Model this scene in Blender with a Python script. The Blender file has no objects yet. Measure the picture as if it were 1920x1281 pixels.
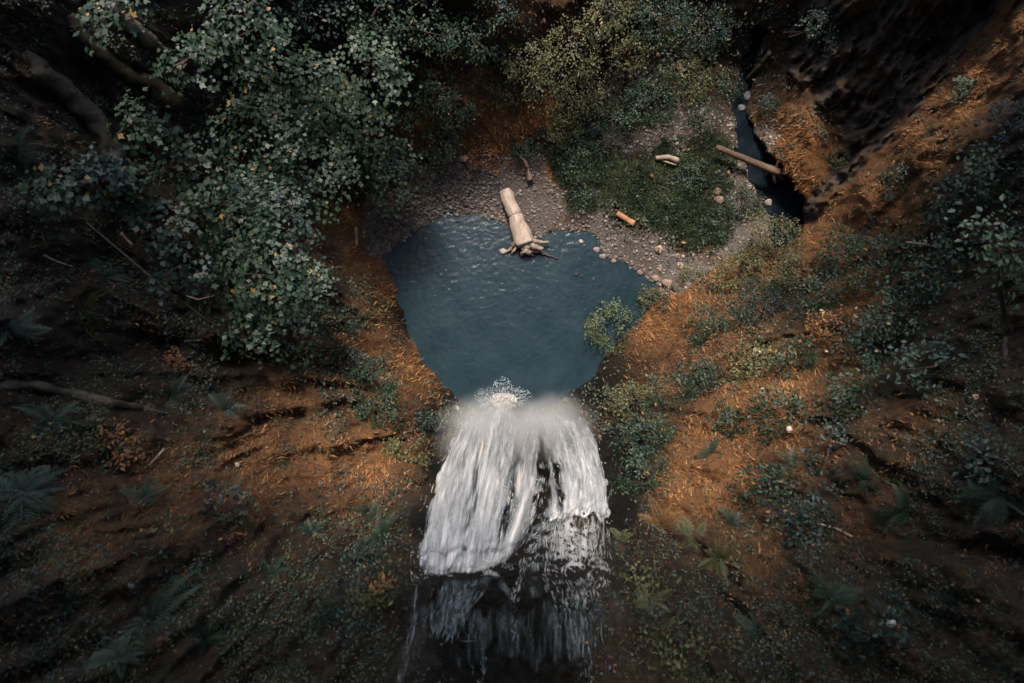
import bpy, math
import numpy as np

# ------------------------------------------------------------------ camera, sky, sun, exposure
sc = bpy.context.scene
CAM_H = 40.0
LENS = 20.0
F = 1920 * LENS / 36.0
TILT = math.radians(2.5)
cam_d = bpy.data.cameras.new("camera")
cam_d.lens = LENS
cam_d.sensor_width = 36
cam_d.clip_end = 2000
cam_d.dof.use_dof = True
cam_d.dof.focus_distance = 37
cam_d.dof.aperture_fstop = 0.3
cam = bpy.data.objects.new("camera", cam_d)
cam.location = (0, 0, CAM_H)
cam.rotation_euler = (TILT, 0, 0)
sc.collection.objects.link(cam)
sc.camera = cam

SUN_EL, SUN_AZ = math.radians(57), math.radians(-8)      # azimuth measured from +Y towards +X
world = bpy.data.worlds.new("World")
sc.world = world
world.use_nodes = True
wn = world.node_tree.nodes
sky = wn.new("ShaderNodeTexSky")
sky.sky_type = 'NISHITA'
sky.sun_disc = False
sky.sun_elevation = SUN_EL
sky.sun_rotation = SUN_AZ
sky.air_density = 1.0
sky.dust_density = 2.0
wn["Background"].inputs["Strength"].default_value = 0.15
world.node_tree.links.new(sky.outputs[0], wn["Background"].inputs["Color"])
sun_d = bpy.data.lights.new("sun", 'SUN')
sun_d.energy = 2.8
sun_d.angle = math.radians(10)
sun_d.color = (1.0, 0.88, 0.76)
sun = bpy.data.objects.new("sun", sun_d)
sun.rotation_euler = (math.radians(90) - SUN_EL, 0, math.pi - SUN_AZ)
sun.location = (0, 0, 80)
sc.collection.objects.link(sun)
sc.view_settings.view_transform = 'Standard'
sc.view_settings.look = 'None'
sc.view_settings.gamma = 1
sc.view_settings.use_curve_mapping = False
sc.view_settings.exposure = 1.45
sc.cycles.volume_bounces = 4

rng = np.random.default_rng(7)
COL = sc.collection

# ------------------------------------------------------------------ numeric helpers
def _hash(ix, iy, iz, seed):
    h = (ix * 374761393 + iy * 668265263 + iz * 2147483647 + seed * 1274126177) & 0xFFFFFFFF
    h = ((h ^ (h >> 13)) * 1274126177) & 0xFFFFFFFF
    h = (h ^ (h >> 16)) & 0xFFFFFFFF
    return h.astype(np.float64) / 4294967295.0 * 2 - 1

def vnoise(P, freq, seed=0):
    Q = np.asarray(P) * freq + 1000.0
    I = np.floor(Q).astype(np.int64)
    f = Q - I
    f = f * f * (3 - 2 * f)
    r = 0
    for dx in (0, 1):
        wx = f[:, 0] if dx else 1 - f[:, 0]
        for dy in (0, 1):
            wy = f[:, 1] if dy else 1 - f[:, 1]
            for dz in (0, 1):
                wz = f[:, 2] if dz else 1 - f[:, 2]
                r = r + wx * wy * wz * _hash(I[:, 0] + dx, I[:, 1] + dy, I[:, 2] + dz, seed)
    return r

def fbm(P, freq, octaves=4, seed=0, gain=0.5):
    r = 0; a = 1
    for k in range(octaves):
        r = r + a * vnoise(P, freq * 2.03 ** k, seed + k * 17)
        a *= gain
    return r

def smooth(x, a, b):
    t = np.clip((x - a) / (b - a), 0, 1)
    return t * t * (3 - 2 * t)

def norm(v):
    return v / np.maximum(np.linalg.norm(v, axis=-1, keepdims=True), 1e-9)

def seg_dist(px, py, pts, closed=False):
    d = np.full(np.shape(px), 1e9)
    n = len(pts)
    for i in range(n if closed else n - 1):
        ax, ay = pts[i]; bx, by = pts[(i + 1) % n]
        vx, vy = bx - ax, by - ay
        t = np.clip(((px - ax) * vx + (py - ay) * vy) / (vx * vx + vy * vy + 1e-9), 0, 1)
        d = np.minimum(d, np.hypot(px - ax - t * vx, py - ay - t * vy))
    return d

def inside(px, py, pts):
    r = np.zeros(np.shape(px), bool)
    n = len(pts)
    for i in range(n):
        ax, ay = pts[i]; bx, by = pts[(i + 1) % n]
        if ay == by: continue
        c = ((ay > py) != (by > py)) & (px < (bx - ax) * (py - ay) / (by - ay) + ax)
        r ^= c
    return r

def sdist(px, py, pts):                     # negative inside the polygon
    d = seg_dist(px, py, pts, True)
    return np.where(inside(px, py, pts), -d, d)

CA, SA = math.cos(TILT), math.sin(TILT)
def ray(px, py):
    X = (np.asarray(px, float) - 960) / F
    Y = -(np.asarray(py, float) - 640.5) / F
    return np.stack([X, Y * CA + SA, Y * SA - CA], -1)

def at(px, py, z):                          # the point at height z on the line of sight through a photo position
    d = ray(px, py)
    s = (CAM_H - np.asarray(z, float)) / -d[..., 2]
    p = d * s[..., None]
    p[..., 2] += CAM_H
    return p

def pix(P):
    P = np.asarray(P, float)
    x, y, z = P[..., 0], P[..., 1], P[..., 2] - CAM_H
    yc = y * CA + z * SA
    zc = -y * SA + z * CA
    return 960 + F * x / -zc, 640.5 - F * yc / -zc

# ------------------------------------------------------------------ mesh + material helpers
def build(name, V, Fc, mat=None, parent=None, attrs=None, shade=False, link=True):
    V = np.asarray(V, np.float32)
    me = bpy.data.meshes.new(name)
    me.vertices.add(len(V)); me.vertices.foreach_set("co", V.ravel())
    if isinstance(Fc, np.ndarray):
        k = Fc.shape[1]; n = len(Fc)
        me.loops.add(n * k); me.loops.foreach_set("vertex_index", Fc.ravel().astype(np.int32))
        me.polygons.add(n)
        me.polygons.foreach_set("loop_start", np.arange(0, n * k, k, dtype=np.int32))
        me.polygons.foreach_set("loop_total", np.full(n, k, np.int32))
    else:
        tot = np.array([len(f) for f in Fc], np.int32)
        flat = np.concatenate([np.asarray(f) for f in Fc]).astype(np.int32)
        me.loops.add(len(flat)); me.loops.foreach_set("vertex_index", flat)
        me.polygons.add(len(Fc))
        me.polygons.foreach_set("loop_start", np.concatenate([[0], np.cumsum(tot)[:-1]]).astype(np.int32))
        me.polygons.foreach_set("loop_total", tot)
    if shade:
        me.polygons.foreach_set("use_smooth", np.ones(len(me.polygons), bool))
    for k_, a in (attrs or {}).items():
        at_ = me.attributes.new(k_, 'FLOAT', 'POINT')
        at_.data.foreach_set("value", np.asarray(a, np.float32))
    me.update(calc_edges=True)
    if mat: me.materials.append(mat)
    o = bpy.data.objects.new(name, me)
    if link: COL.objects.link(o)
    if parent: o.parent = parent
    return o

def empty(name, loc=(0, 0, 0)):
    o = bpy.data.objects.new(name, None)
    o.empty_display_size = 0.3
    o.location = [float(c) for c in loc]
    COL.objects.link(o)
    return o

def tag(o, label=None, cat=None, group=None, kind=None):
    if label: o["label"] = label
    if cat: o["category"] = cat
    if group: o["group"] = group
    if kind: o["kind"] = kind
    return o

class NT:
    def __init__(self, name):
        self.m = bpy.data.materials.new(name); self.m.use_nodes = True
        self.t = self.m.node_tree; self.n = self.t.nodes
        self.b = self.n["Principled BSDF"]
    def new(self, typ, **kw):
        x = self.n.new(typ)
        for k, v in kw.items():
            if k.startswith("i_"):
                key = k[2:]; key = int(key) if key.isdigit() else key.replace("_", " ")
                x.inputs[key].default_value = v
            else: setattr(x, k, v)
        return x
    def link(self, a, b): self.t.links.new(a, b)
    def attr(self, name): return self.new("ShaderNodeAttribute", attribute_name=name).outputs["Fac"]
    def noise(self, scale, detail=4, rough=0.6, vec=None):
        x = self.new("ShaderNodeTexNoise")
        x.inputs["Scale"].default_value = scale; x.inputs["Detail"].default_value = detail
        x.inputs["Roughness"].default_value = rough
        if vec is not None: self.link(vec, x.inputs["Vector"])
        return x.outputs["Fac"]
    def pos(self): return self.new("ShaderNodeNewGeometry").outputs["Position"]
    def ramp(self, fac, stops, interp='LINEAR'):
        r = self.new("ShaderNodeValToRGB"); r.color_ramp.interpolation = interp
        e = r.color_ramp.elements
        while len(e) < len(stops): e.new(0.5)
        for el, (p, c) in zip(e, stops):
            el.position = p
            el.color = (c, c, c, 1) if isinstance(c, (int, float)) else (*c, 1)
        self.link(fac, r.inputs[0]); return r.outputs[0]
    def mix(self, fac, a, b, blend='MIX'):
        x = self.new("ShaderNodeMix", data_type='RGBA', blend_type=blend)
        for v, s in ((fac, x.inputs[0]), (a, x.inputs[6]), (b, x.inputs[7])):
            if isinstance(v, (int, float)): s.default_value = v
            elif isinstance(v, tuple): s.default_value = (*v, 1)
            else: self.link(v, s)
        return x.outputs[2]
    def math(self, op, a, b=0.0, c=None):
        x = self.new("ShaderNodeMath", operation=op)
        for i, v in enumerate((a, b) if c is None else (a, b, c)):
            if isinstance(v, (int, float)): x.inputs[i].default_value = v
            else: self.link(v, x.inputs[i])
        return x.outputs[0]
    def bump(self, h, strength=0.5, dist=0.1):
        x = self.new("ShaderNodeBump"); x.inputs["Strength"].default_value = strength
        x.inputs["Distance"].default_value = dist
        self.link(h, x.inputs["Height"]); self.link(x.outputs[0], self.b.inputs["Normal"])
    def set(self, **kw):
        for k, v in kw.items():
            s = self.b.inputs[k.replace("_", " ")]
            if isinstance(v, (int, float)): s.default_value = v
            elif isinstance(v, tuple): s.default_value = (*v, 1)
            else: self.link(v, s)
        return self

def leaf_mat(name, stops, trans=0.25, rough=0.5):
    t = NT(name)
    c = t.ramp(t.attr("rnd"), stops)
    t.set(Base_Color=c, Roughness=rough)
    t.b.inputs["Specular IOR Level"].default_value = 0.35
    tr = t.new("ShaderNodeBsdfTranslucent"); t.link(c, tr.inputs[0])
    mx = t.new("ShaderNodeMixShader"); mx.inputs[0].default_value = trans
    t.link(t.b.outputs[0], mx.inputs[1]); t.link(tr.outputs[0], mx.inputs[2])
    t.link(mx.outputs[0], t.n["Material Output"].inputs["Surface"])
    return t.m

def wood_mat(name, a, b, scale=6, bump=0.4, grain=None):
    t = NT(name)
    co = t.new("ShaderNodeTexCoord").outputs["Object"]
    if grain is not None:                       # the grain runs along the log
        m1_ = t.new("ShaderNodeMapping"); m1_.inputs["Rotation"].default_value = (0, 0, grain)
        m2_ = t.new("ShaderNodeMapping"); m2_.inputs["Scale"].default_value = (2.2, 0.28, 2.2)
        t.link(co, m1_.inputs[0]); t.link(m1_.outputs[0], m2_.inputs[0]); co = m2_.outputs[0]
    n1 = t.noise(scale, 6, 0.65, co); n2 = t.noise(scale * 5, 4, 0.6, co)
    c = t.mix(t.ramp(n1, [(0.35, 0.0), (0.68, 1.0)]), a, b)
    c = t.mix(t.ramp(n2, [(0.42, 0.55), (0.6, 0.0)]), c, tuple(x * 0.35 for x in a))
    t.set(Base_Color=c, Roughness=0.8)
    t.bump(n2, bump, 0.05)
    return t.m

# ------------------------------------------------------------------ terrain: a gorge round a plunge pool
POOL = [(850,400),(885,397),(925,408),(950,430),(1000,447),(1050,434),(1100,434),(1122,452),(1132,478),(1170,494),(1205,512),
        (1238,538),(1222,570),(1200,602),(1170,632),(1147,654),(1125,686),(1106,715),(1062,742),(1010,765),(945,778),(895,768),
        (865,755),(830,722),(795,685),(772,645),(757,600),(745,560),(732,520),(716,485),(738,462),(780,432),(815,410)]
BEACH = [(560,330),(690,270),(860,290),(960,290),(1080,280),(1300,130),(1420,60),(1490,200),(1500,430),(1420,500),(1290,560),(1245,552),(1100,600),(900,600),(735,500),(690,475)]
DARKWALL = [(1500,-120),(2000,-140),(1890,-10),(1800,108),(1700,220),(1600,330),(1518,424),(1505,405),(1545,350),(1590,270),(1570,205),(1510,170),(1478,120),(1490,40)]
GRASSY = [(1080,305,40,1),(1150,335,42,1),(1210,355,48,1),(1260,380,48,1),(1310,415,46,1),(1330,300,40,.9),(1250,300,38,.9),(1090,372,28,.9),(1350,345,28,.8),(1340,450,24,.7)]
CREEK = [(1492,470),(1478,425),(1470,380),(1440,325),(1405,270),(1390,210),(1395,150),(1410,100),(1430,40),(1450,-60)]

CP = [  # photo position, height above the pool
 # beach and flats
 (700,440,.6),(690,465,.6),(760,400,.5),(850,370,.6),(960,330,.9),(1040,400,.4),(1100,405,.5),(1180,440,.6),(1250,480,.6),(1330,500,.8),
 (1300,440,.8),(1200,350,1),(1100,320,1),(1250,300,1.2),(1380,400,.9),(1290,520,.7),(1250,545,.4),(1400,450,1.0),(1330,340,.9),
 (1470,400,.1),(1400,260,.1),(1390,200,.1),(1395,130,.2),(1350,110,.6),(1340,230,.8),(1360,310,.8),
 # bank at the back
 (820,320,1.6),(780,230,4.5),(740,330,2),(900,250,2.6),(980,250,2.4),(900,150,5.5),(1000,100,5.5),(1040,180,3.2),(1100,230,1.8),(1200,120,3),(1300,100,1.5),
 (900,0,10),(700,0,12),(1100,0,8),(1300,0,4),(1200,0,6),(900,-300,14),(500,-300,18),(1300,-300,8),
 # the wall west of the pool
 (660,460,5),(690,560,5.5),(715,640,5.5),(745,700,6),(790,760,7),(620,410,4.5),(600,500,9),(610,650,10.5),(560,420,8),(500,300,8),
 (600,250,5),(650,150,7),(500,150,10),(400,400,12),(400,600,14.5),(300,300,14),(200,500,18),(200,200,17),(0,0,21),(0,300,21.5),
 (0,600,22.5),(300,750,18),(500,750,14),(650,800,12.5),(740,880,13.5),(770,960,18),(700,1000,18),(600,900,17),(400,900,20),
 (200,900,22),(0,900,24),(0,1281,26.5),(400,1100,23.5),(600,1100,22.3),(720,1150,23.5),(600,1281,25),(300,1281,26),
 (-400,0,24),(-400,400,24.5),(-400,800,25),(-400,1281,27),(-400,-300,23),(0,1600,28),(500,1600,28.5),
 # behind the fall
 (950,800,.8),(900,810,3),(1040,810,4),(850,800,6),(1100,790,5),(950,878,6),(850,880,10),(1010,880,7.5),(1080,880,10.5),(1125,860,11),(820,900,12),
 (950,960,14.5),(1050,950,16.5),(860,960,15),(1120,950,17),(800,1000,19),(900,1040,21.3),(1000,1010,19.5),(1100,1020,20.5),(1140,1000,19.6),
 (960,1090,24),(860,1085,23.8),(790,1090,23.8),(1080,1090,23.9),(1130,1090,23.9),(960,1190,25.3),(820,1190,25.2),(1100,1190,25.4),
 (960,1281,26.3),(780,1281,26.3),(1130,1281,26.3),(960,1600,29),
 # the wall east of the pool
 (1235,625,3.2),(1285,575,3.6),(1200,690,4.6),(1150,750,6.5),(1140,820,9.5),(1300,680,8),(1350,560,5),(1420,500,4),(1500,460,4),(1340,520,2.6),(1400,650,9),
 (1500,600,10),(1600,500,9.5),(1570,430,6),(1200,900,14.3),(1300,800,13),(1400,900,17),(1190,1000,19),(1170,1060,21.5),(1250,1150,23.5),
 (1400,1100,22),(1500,750,15),(1700,700,18.3),(1700,500,14),(1900,600,21.3),(1900,400,19),(1900,220,17.5),(1720,300,12.3),(1900,60,15.5),
 (1610,385,7.6),(1700,900,21),(1900,900,23.5),(1600,1100,23.3),(1900,1281,26.5),(1500,1281,25.5),(1250,1281,25.3),
 (2320,0,21),(2320,400,23.5),(2320,800,25),(2320,1281,27),(2320,-300,21),(1900,1600,28),(1400,1600,28.5),
 # east ridge crest and the dark wall beyond it
 (1900,25,15.2),(1810,140,12.3),(1710,245,10),(1610,345,7.2),(1535,430,4.2),(1850,10,9.8),(1770,100,7.6),(1670,210,5.2),(1575,330,2.8),(1515,415,1),
 (1560,150,4.6),(1640,80,7),(1740,0,10.5),(1600,0,8.5),(1690,120,7),(1480,290,3),(1520,250,4.2),(1540,330,3.4),(1580,270,3.2),(1500,360,2),(1455,250,1.0),(1500,190,3.5),
 (1470,130,2.5),(1480,50,4.2),(1500,-100,8),(1800,-200,16)]
for (x_, y_) in POOL: CP.append((x_, y_, 0.02))
for (x_, y_) in [(950,500),(900,600),(1050,560),(950,700)]: CP.append((x_, y_, -0.8))
CP = np.array(CP, float)
_D = np.hypot(CP[:, None, 0] - CP[None, :, 0], CP[:, None, 1] - CP[None, :, 1])
_n = len(CP)
_A = np.zeros((_n + 3, _n + 3)); _A[:_n, :_n] = _D - np.eye(_n) * 4.0
_A[:_n, _n] = 1; _A[:_n, _n + 1:] = CP[:, :2] / 1000; _A[_n, :_n] = 1; _A[_n + 1:, :_n] = CP[:, :2].T / 1000
_W = np.linalg.solve(_A, np.concatenate([CP[:, 2], np.zeros(3)]))

def base_height(px, py):
    r = _W[_n] + _W[_n + 1] * px / 1000 + _W[_n + 2] * py / 1000
    for i in range(_n):
        r = r + _W[i] * np.hypot(px - CP[i, 0], py - CP[i, 1])
    return r

STEP = 3.4
gx = np.arange(-420, 2340 + STEP, STEP); gy = np.arange(-320, 1620 + STEP, STEP)
NX, NY = len(gx), len(gy)
GX, GY = np.meshgrid(gx, gy)
fx_, fy_ = GX.ravel(), GY.ravel()

def blobs(px, py, lst):
    r = np.zeros(np.shape(px))
    for (x, y, s, w) in lst:
        r = np.maximum(r, w * np.exp(-((px - x) ** 2 + (py - y) ** 2) / (2 * s * s)))
    return r

def terrain():
    px, py = fx_, fy_
    z = base_height(px, py)
    pool = sdist(px, py, POOL)
    creek = seg_dist(px, py, CREEK)
    cw = np.interp(py, [-60, 100, 250, 330, 470], [9, 11, 17, 33, 40])
    P0 = at(px, py, z)
    land = smooth(z, 1.2, 6)
    n1 = fbm(P0, 0.22, 3, 3); n2 = fbm(P0 * np.array([1, 1, .55]), 0.75, 3, 11); n3 = fbm(P0 * np.array([1, 1, .5]), 2.6, 3, 23)
    crag = (1 - np.abs(fbm(P0 * np.array([1, 1, .35]), 0.6, 4, 41))) ** 2
    rockw = smooth(sdist(px, py, DARKWALL) + 9 * fbm(np.stack([px, py, 0 * px], 1), 0.03, 3, 19), 12, -12)
    al_ = (px - 1515) * 0.667 - (py - 425) * 0.745; pe_ = (px - 1515) * 0.745 + (py - 425) * 0.667
    streak = fbm(np.stack([pe_ * 0.030, al_ * 0.0065, 0 * px], 1), 1.0, 4, 71, 0.6)
    fall = blobs(px, py, [(960,900,75,1),(960,1000,110,1),(960,1100,130,1),(960,1200,140,1),(960,1300,150,1),(1140,870,40,1),(835,880,30,1),(1150,960,45,.9),(800,980,40,.8)])
    amp = land * (0.30 + 0.25 * smooth(z, 4, 14))
    th = np.arctan2(py - 700, px - 955)
    gul = fbm(np.stack([th * 7 + 0.5 * n1, z * 0.10, 0 * z], 1), 1.0, 4, 53, 0.6)
    d = land * smooth(z, 3, 9) * (1 - fall) * (1 - rockw) * 0.6 * gul
    d = d + amp * (1.0 * n1 + 0.8 * n2 * (1 - .3 * fall)) + land * 0.20 * n3
    d = d * (1 - 0.6 * fall) + rockw * (0.9 * streak + (crag - 0.6) * 0.5 + 0.25 * n2 + 0.30 * fbm(P0 * np.array([1, 1, .4]), 3.0, 3, 47)) + fall * ((crag - 0.6) * 0.35 + 0.22 * n2) * smooth(z, 2, 8)
    d = d + (1 - land) * smooth(z, 0.2, 1.2) * (0.12 * n1 + 0.07 * n3)
    z = z + d
    edge = pool + 5 * fbm(np.stack([px, py, 0 * px], 1), 0.05, 2, 5)
    beachy = 1 - smooth(z, 2.5, 6)
    e = np.where(beachy > 0.2, edge, pool)
    z = np.where(e < 0, -0.08 - np.minimum(-e * 0.012, 1.6), np.maximum(z, 0.03 + np.clip(e, 0, 60) * 0.006))
    ce = creek - cw + 6 * fbm(np.stack([px, py, 0 * px], 1), 0.04, 2, 9)
    inc = (px < 1510 + (410 - py) * 0.2)
    z = np.where((ce < 0) & (z < 3.0) & inc, np.minimum(z, -0.06 + np.maximum(ce, -20) * 0.02), z)
    attrs = {}
    low = 1 - smooth(z + 0.5 * n1, 1.2, 2.4)
    gr = low * smooth(-blobs(px, py, [(1080,305,60,1),(1200,360,75,1),(1300,410,70,1),(1330,300,50,1),(1000,270,40,.6),(840,330,40,.4)]), -0.85, -0.35)
    gr = gr * smooth(sdist(px, py, BEACH), 14, -14)
    gr = np.where((px < 1500), gr, 0) * (1 - 0.9 * blobs(px, py, [(1380,120,110,1),(1420,200,40,.9)]))
    attrs["gravel"] = gr
    attrs["grass"] = smooth(blobs(px, py, GRASSY) + 0.18 * fbm(np.stack([px, py, 0 * px], 1), 0.05, 3, 4), .4, .7) * (z > .12) * (z < 3)
    attrs["rock"] = np.clip(rockw * 1.1 + fall * 1.3, 0, 1)
    attrs["moss"] = blobs(px, py, [(630,420,35,1),(670,470,35,1),(700,500,35,1),(735,540,30,1),(700,640,45,.9),(690,590,35,.8),(760,690,45,1),(800,720,40,.7),  # moss cover; weights also fall outward, putting corner darkening into the wall colour
        (740,760,50,.6),(705,865,70,1),(610,850,80,.75),(470,880,90,.65),(330,910,90,.55),(150,1000,100,.45),(620,800,60,.6),(560,730,70,.5),(650,960,60,.4),
        (890,180,45,1),(930,230,50,.9),(1005,215,35,1),(840,180,50,.6),(780,240,45,.8),(740,280,45,.7),(1030,325,20,.9),(970,10,60,.7),(1050,40,50,.4),(870,290,60,.6),
        (1225,610,45,1),(1290,560,45,1),(1350,520,45,1),(1420,490,45,.7),(1520,430,50,1),(1600,380,60,.9),(1560,470,60,.9),(1700,270,70,.7),(1800,170,80,.8),(1890,60,80,.8),
        (1650,350,80,.7),(1490,250,50,1),(1490,330,55,1),(1545,320,50,.9),(1450,230,30,.6),(1400,770,80,1),(1470,720,70,.9),(1330,880,80,1),(1290,920,50,1),(1250,720,60,.5),
        (1500,820,70,.6),(1560,690,70,.5),(1650,960,80,.45),(1400,1050,90,.4),(1700,800,80,.35),(1850,1050,90,.25),(1600,520,70,.8),(1300,640,60,.6),(1130,770,50,.3),(1380,600,70,.6)])
    attrs["wet"] = np.clip(fall * 1.2 + blobs(px, py, [(1120,760,60,1),(1160,820,50,.9),(850,790,50,1),(760,600,20,.8),(750,570,20,.6)]), 0, 1)
    return z, attrs

def seg_line(px, py, a, b):        # signed distance to the line a-b (positive on the south-east side)
    vx, vy = b[0] - a[0], b[1] - a[1]
    L = math.hypot(vx, vy)
    return (vy * (px - a[0]) - vx * (py - a[1])) / L

TZ, TA = terrain()
TP = at(fx_, fy_, TZ)
Pg = TP.reshape(NY, NX, 3)
_du = np.gradient(Pg, axis=1); _dv = np.gradient(Pg, axis=0)
TN = np.cross(_du, -_dv).reshape(-1, 3)
TN = norm(TN); TN[TN[:, 2] < 0] *= -1
ZG = TZ.reshape(NY, NX)

def samp(grid, px, py):
    px = np.asarray(px, float); py = np.asarray(py, float)
    i = np.clip((px - gx[0]) / STEP, 0, NX - 1.001); j = np.clip((py - gy[0]) / STEP, 0, NY - 1.001)
    i0 = i.astype(int); j0 = j.astype(int); a = i - i0; b = j - j0
    g = grid
    if g.ndim == 3: a = a[..., None]; b = b[..., None]
    return g[j0, i0] * (1 - a) * (1 - b) + g[j0, i0 + 1] * a * (1 - b) + g[j0 + 1, i0] * (1 - a) * b + g[j0 + 1, i0 + 1] * a * b

NG = TN.reshape(NY, NX, 3)
AG = {k: v.reshape(NY, NX) for k, v in TA.items()}
def ground(px, py, dz=0.0):
    z = samp(ZG, px, py)
    p = at(px, py, z); p[..., 2] += dz
    return p
def gnormal(px, py): return norm(samp(NG, px, py))

def drop(p):                      # ground point straight below p
    p = np.array(p, float)
    for z in np.arange(p[2], -1.5, -0.15):
        q = np.array([p[0], p[1], z]); u, v = pix(q)
        if z <= samp(ZG, u, v): return q
    return np.array([p[0], p[1], 0.0])

# ground material
g = NT("gorge_ground")
pos = g.pos()
nA = g.noise(0.9, 6, 0.65, pos); nB = g.noise(5, 5, 0.7, pos); nC = g.noise(22, 3, 0.6, pos); nD = g.noise(0.35, 4, 0.6, pos)
soil = g.mix(g.ramp(nB, [(0.35, 0.0), (0.65, 1.0)]), (0.016, 0.012, 0.009), (0.060, 0.036, 0.020))
soil = g.mix(g.ramp(nA, [(0.5, 0.0), (0.62, 0.7)]), soil, (0.030, 0.036, 0.018))
orange = g.mix(g.ramp(nB, [(0.3, 0.0), (0.7, 1.0)]), (0.095, 0.044, 0.018), (0.34, 0.155, 0.058))
orange = g.mix(g.ramp(nC, [(0.40, 0.6), (0.55, 0.0)]), orange, (0.05, 0.026, 0.012))
mfac = g.math('ADD', g.math('MULTIPLY', g.attr("moss"), 1.25), g.math('MULTIPLY', g.math('SUBTRACT', nA, 0.58), 1.3))
c = g.mix(g.ramp(mfac, [(0.15, 0.0), (0.8, 1.0)]), soil, orange)
rock = g.mix(g.ramp(nA, [(0.4, 0.0), (0.62, 1.0)]), (0.036, 0.031, 0.026), (0.155, 0.118, 0.088))
rock = g.mix(g.ramp(nD, [(0.52, 0.0), (0.62, 0.8)]), rock, (0.16, 0.080, 0.034))
rfac = g.math('ADD', g.attr("rock"), g.math('MULTIPLY', g.math('SUBTRACT', nA, 0.5), 0.9))
c = g.mix(g.ramp(rfac, [(0.3, 0.0), (0.6, 1.0)]), c, rock)
c = g.mix(g.math('MINIMUM', g.math('MULTIPLY', g.attr("wet"), 1.3), 0.96), c, g.mix(g.ramp(nB, [(0.4, 0.0), (0.62, 1.0)]), (0.003, 0.004, 0.004), (0.014, 0.013, 0.011)))
grav = g.mix(g.ramp(nC, [(0.35, 0.0), (0.65, 1.0)]), (0.074, 0.065, 0.057), (0.190, 0.168, 0.150))
grav = g.mix(g.ramp(nD, [(0.45, 0.0), (0.6, 0.8)]), grav, (0.12, 0.075, 0.05))
c = g.mix(g.ramp(g.attr("gravel"), [(0.3, 0.0), (0.7, 1.0)]), c, grav)
c = g.mix(g.math('MULTIPLY', g.attr("grass"), 0.85), c, g.mix(g.ramp(nB, [(0.35, 0.0), (0.65, 1.0)]), (0.034, 0.046, 0.024), (0.075, 0.092, 0.046)))
g.set(Base_Color=c, Roughness=g.math('SUBTRACT', 0.92, g.math('MULTIPLY', g.attr("wet"), 0.45)))
g.set(Specular_IOR_Level=g.math('SUBTRACT', 0.22, g.math('MULTIPLY', g.math('MINIMUM', g.attr("wet"), 1.0), 0.17)))
g.bump(g.math('ADD', nB, g.math('MULTIPLY', nC, 0.7)), 1.0, 0.28)

idx = np.arange(NX * NY).reshape(NY, NX)
quads = np.stack([idx[:-1, :-1], idx[1:, :-1], idx[1:, 1:], idx[:-1, 1:]], -1).reshape(-1, 4)
# the plateau beyond the gorge: rings going out from the grid's edge
ring = np.concatenate([idx[0, :-1][::8], idx[:-1, -1][::8], idx[-1, ::-1][:-1][::8], idx[::-1, 0][:-1][::8]])
rp = TP[ring]; verts = [TP]; q2 = []; prev = ring; off = len(TP)
for (rad, zz) in ((1.15, None), (1.6, 30), (4, 33), (16, 36)):
    p = rp * np.array([rad, rad, 1.0])
    if zz is not None: p[:, 2] = zz + 1.5 * fbm(p, 0.08, 3, 77)
    cur = off + np.arange(len(ring)); off += len(ring)
    verts.append(p)
    nx_ = np.roll(cur, -1); pn = np.roll(prev, -1)
    q2.append(np.stack([prev, cur, nx_, pn], -1)); prev = cur
nr = 4 * len(ring)
terr = build("ground", np.concatenate(verts), np.concatenate([quads] + q2), g.m,
             attrs={k: np.concatenate([v, np.zeros(nr)]) for k, v in TA.items()}, shade=True)
tag(terr, kind="structure")
# ------------------------------------------------------------------ water of the pool and of the creek
w = NT("pool_water")
wp = w.pos()
wn1 = w.noise(0.5, 4, 0.6, wp)
wc = w.mix(w.ramp(wn1, [(0.35, 0.0), (0.7, 1.0)]), (0.010, 0.022, 0.029), (0.017, 0.032, 0.040))
w.set(Base_Color=wc, Roughness=0.06, IOR=1.33)
w.b.inputs["Specular IOR Level"].default_value = 0.3
w.bump(w.noise(8, 5, 0.66, wp), 0.26, 0.07)
IMP = at(945, 745, 0.0)

def water_sheet(name, x0, x1, y0, y1, step, z, amp, mat):
    X, Y = np.meshgrid(np.arange(x0, x1, step), np.arange(y0, y1, step))
    n, m = X.shape
    P = np.stack([X.ravel(), Y.ravel(), np.zeros(X.size)], 1)
    r = np.hypot(P[:, 0] - IMP[0], P[:, 1] - IMP[1])
    a = np.arctan2(P[:, 1] - IMP[1], P[:, 0] - IMP[0])
    wob = 1.6 * fbm(P, 0.35, 3, 61)
    ringw = np.sin((r + 1.5 * wob) * 2 * math.pi / 0.5) * np.exp(-r / 6)
    st = np.stack([r * 5.0 + wob, a * 16 + 2 * wob, 0 * r], 1)
    chop = fbm(st, 1.0, 3, 63)
    zz = z + amp * (0.35 * ringw + 0.75 * chop + 1.0 * fbm(P, 3.6, 3, 65))
    ix = np.arange(n * m).reshape(n, m)
    q = np.stack([ix[:-1, :-1], ix[:-1, 1:], ix[1:, 1:], ix[1:, :-1]], -1).reshape(-1, 4)
    P[:, 2] = zz
    return tag(build(name, P, q, mat, shade=True), kind="structure")
water_sheet("pool_water", -10.5, 12.2, -4.2, 12.5, 0.06, -0.01, 0.007, w.m)
cwm = NT("creek_water"); cp_ = cwm.pos()
cwm.set(Base_Color=cwm.mix(cwm.ramp(cwm.noise(0.8, 4, 0.6, cp_), [(0.4, 0.0), (0.7, 1.0)]), (0.003, 0.006, 0.009), (0.009, 0.013, 0.017)), Roughness=0.15, IOR=1.33)
cwm.b.inputs["Specular IOR Level"].default_value = 0.08
cwm.bump(cwm.noise(6, 4, 0.6, cp_), 0.4, 0.06)
water_sheet("creek_water", 13.0, 22.0, 5.5, 27.0, 0.12, -0.03, 0.012, cwm.m)

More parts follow.
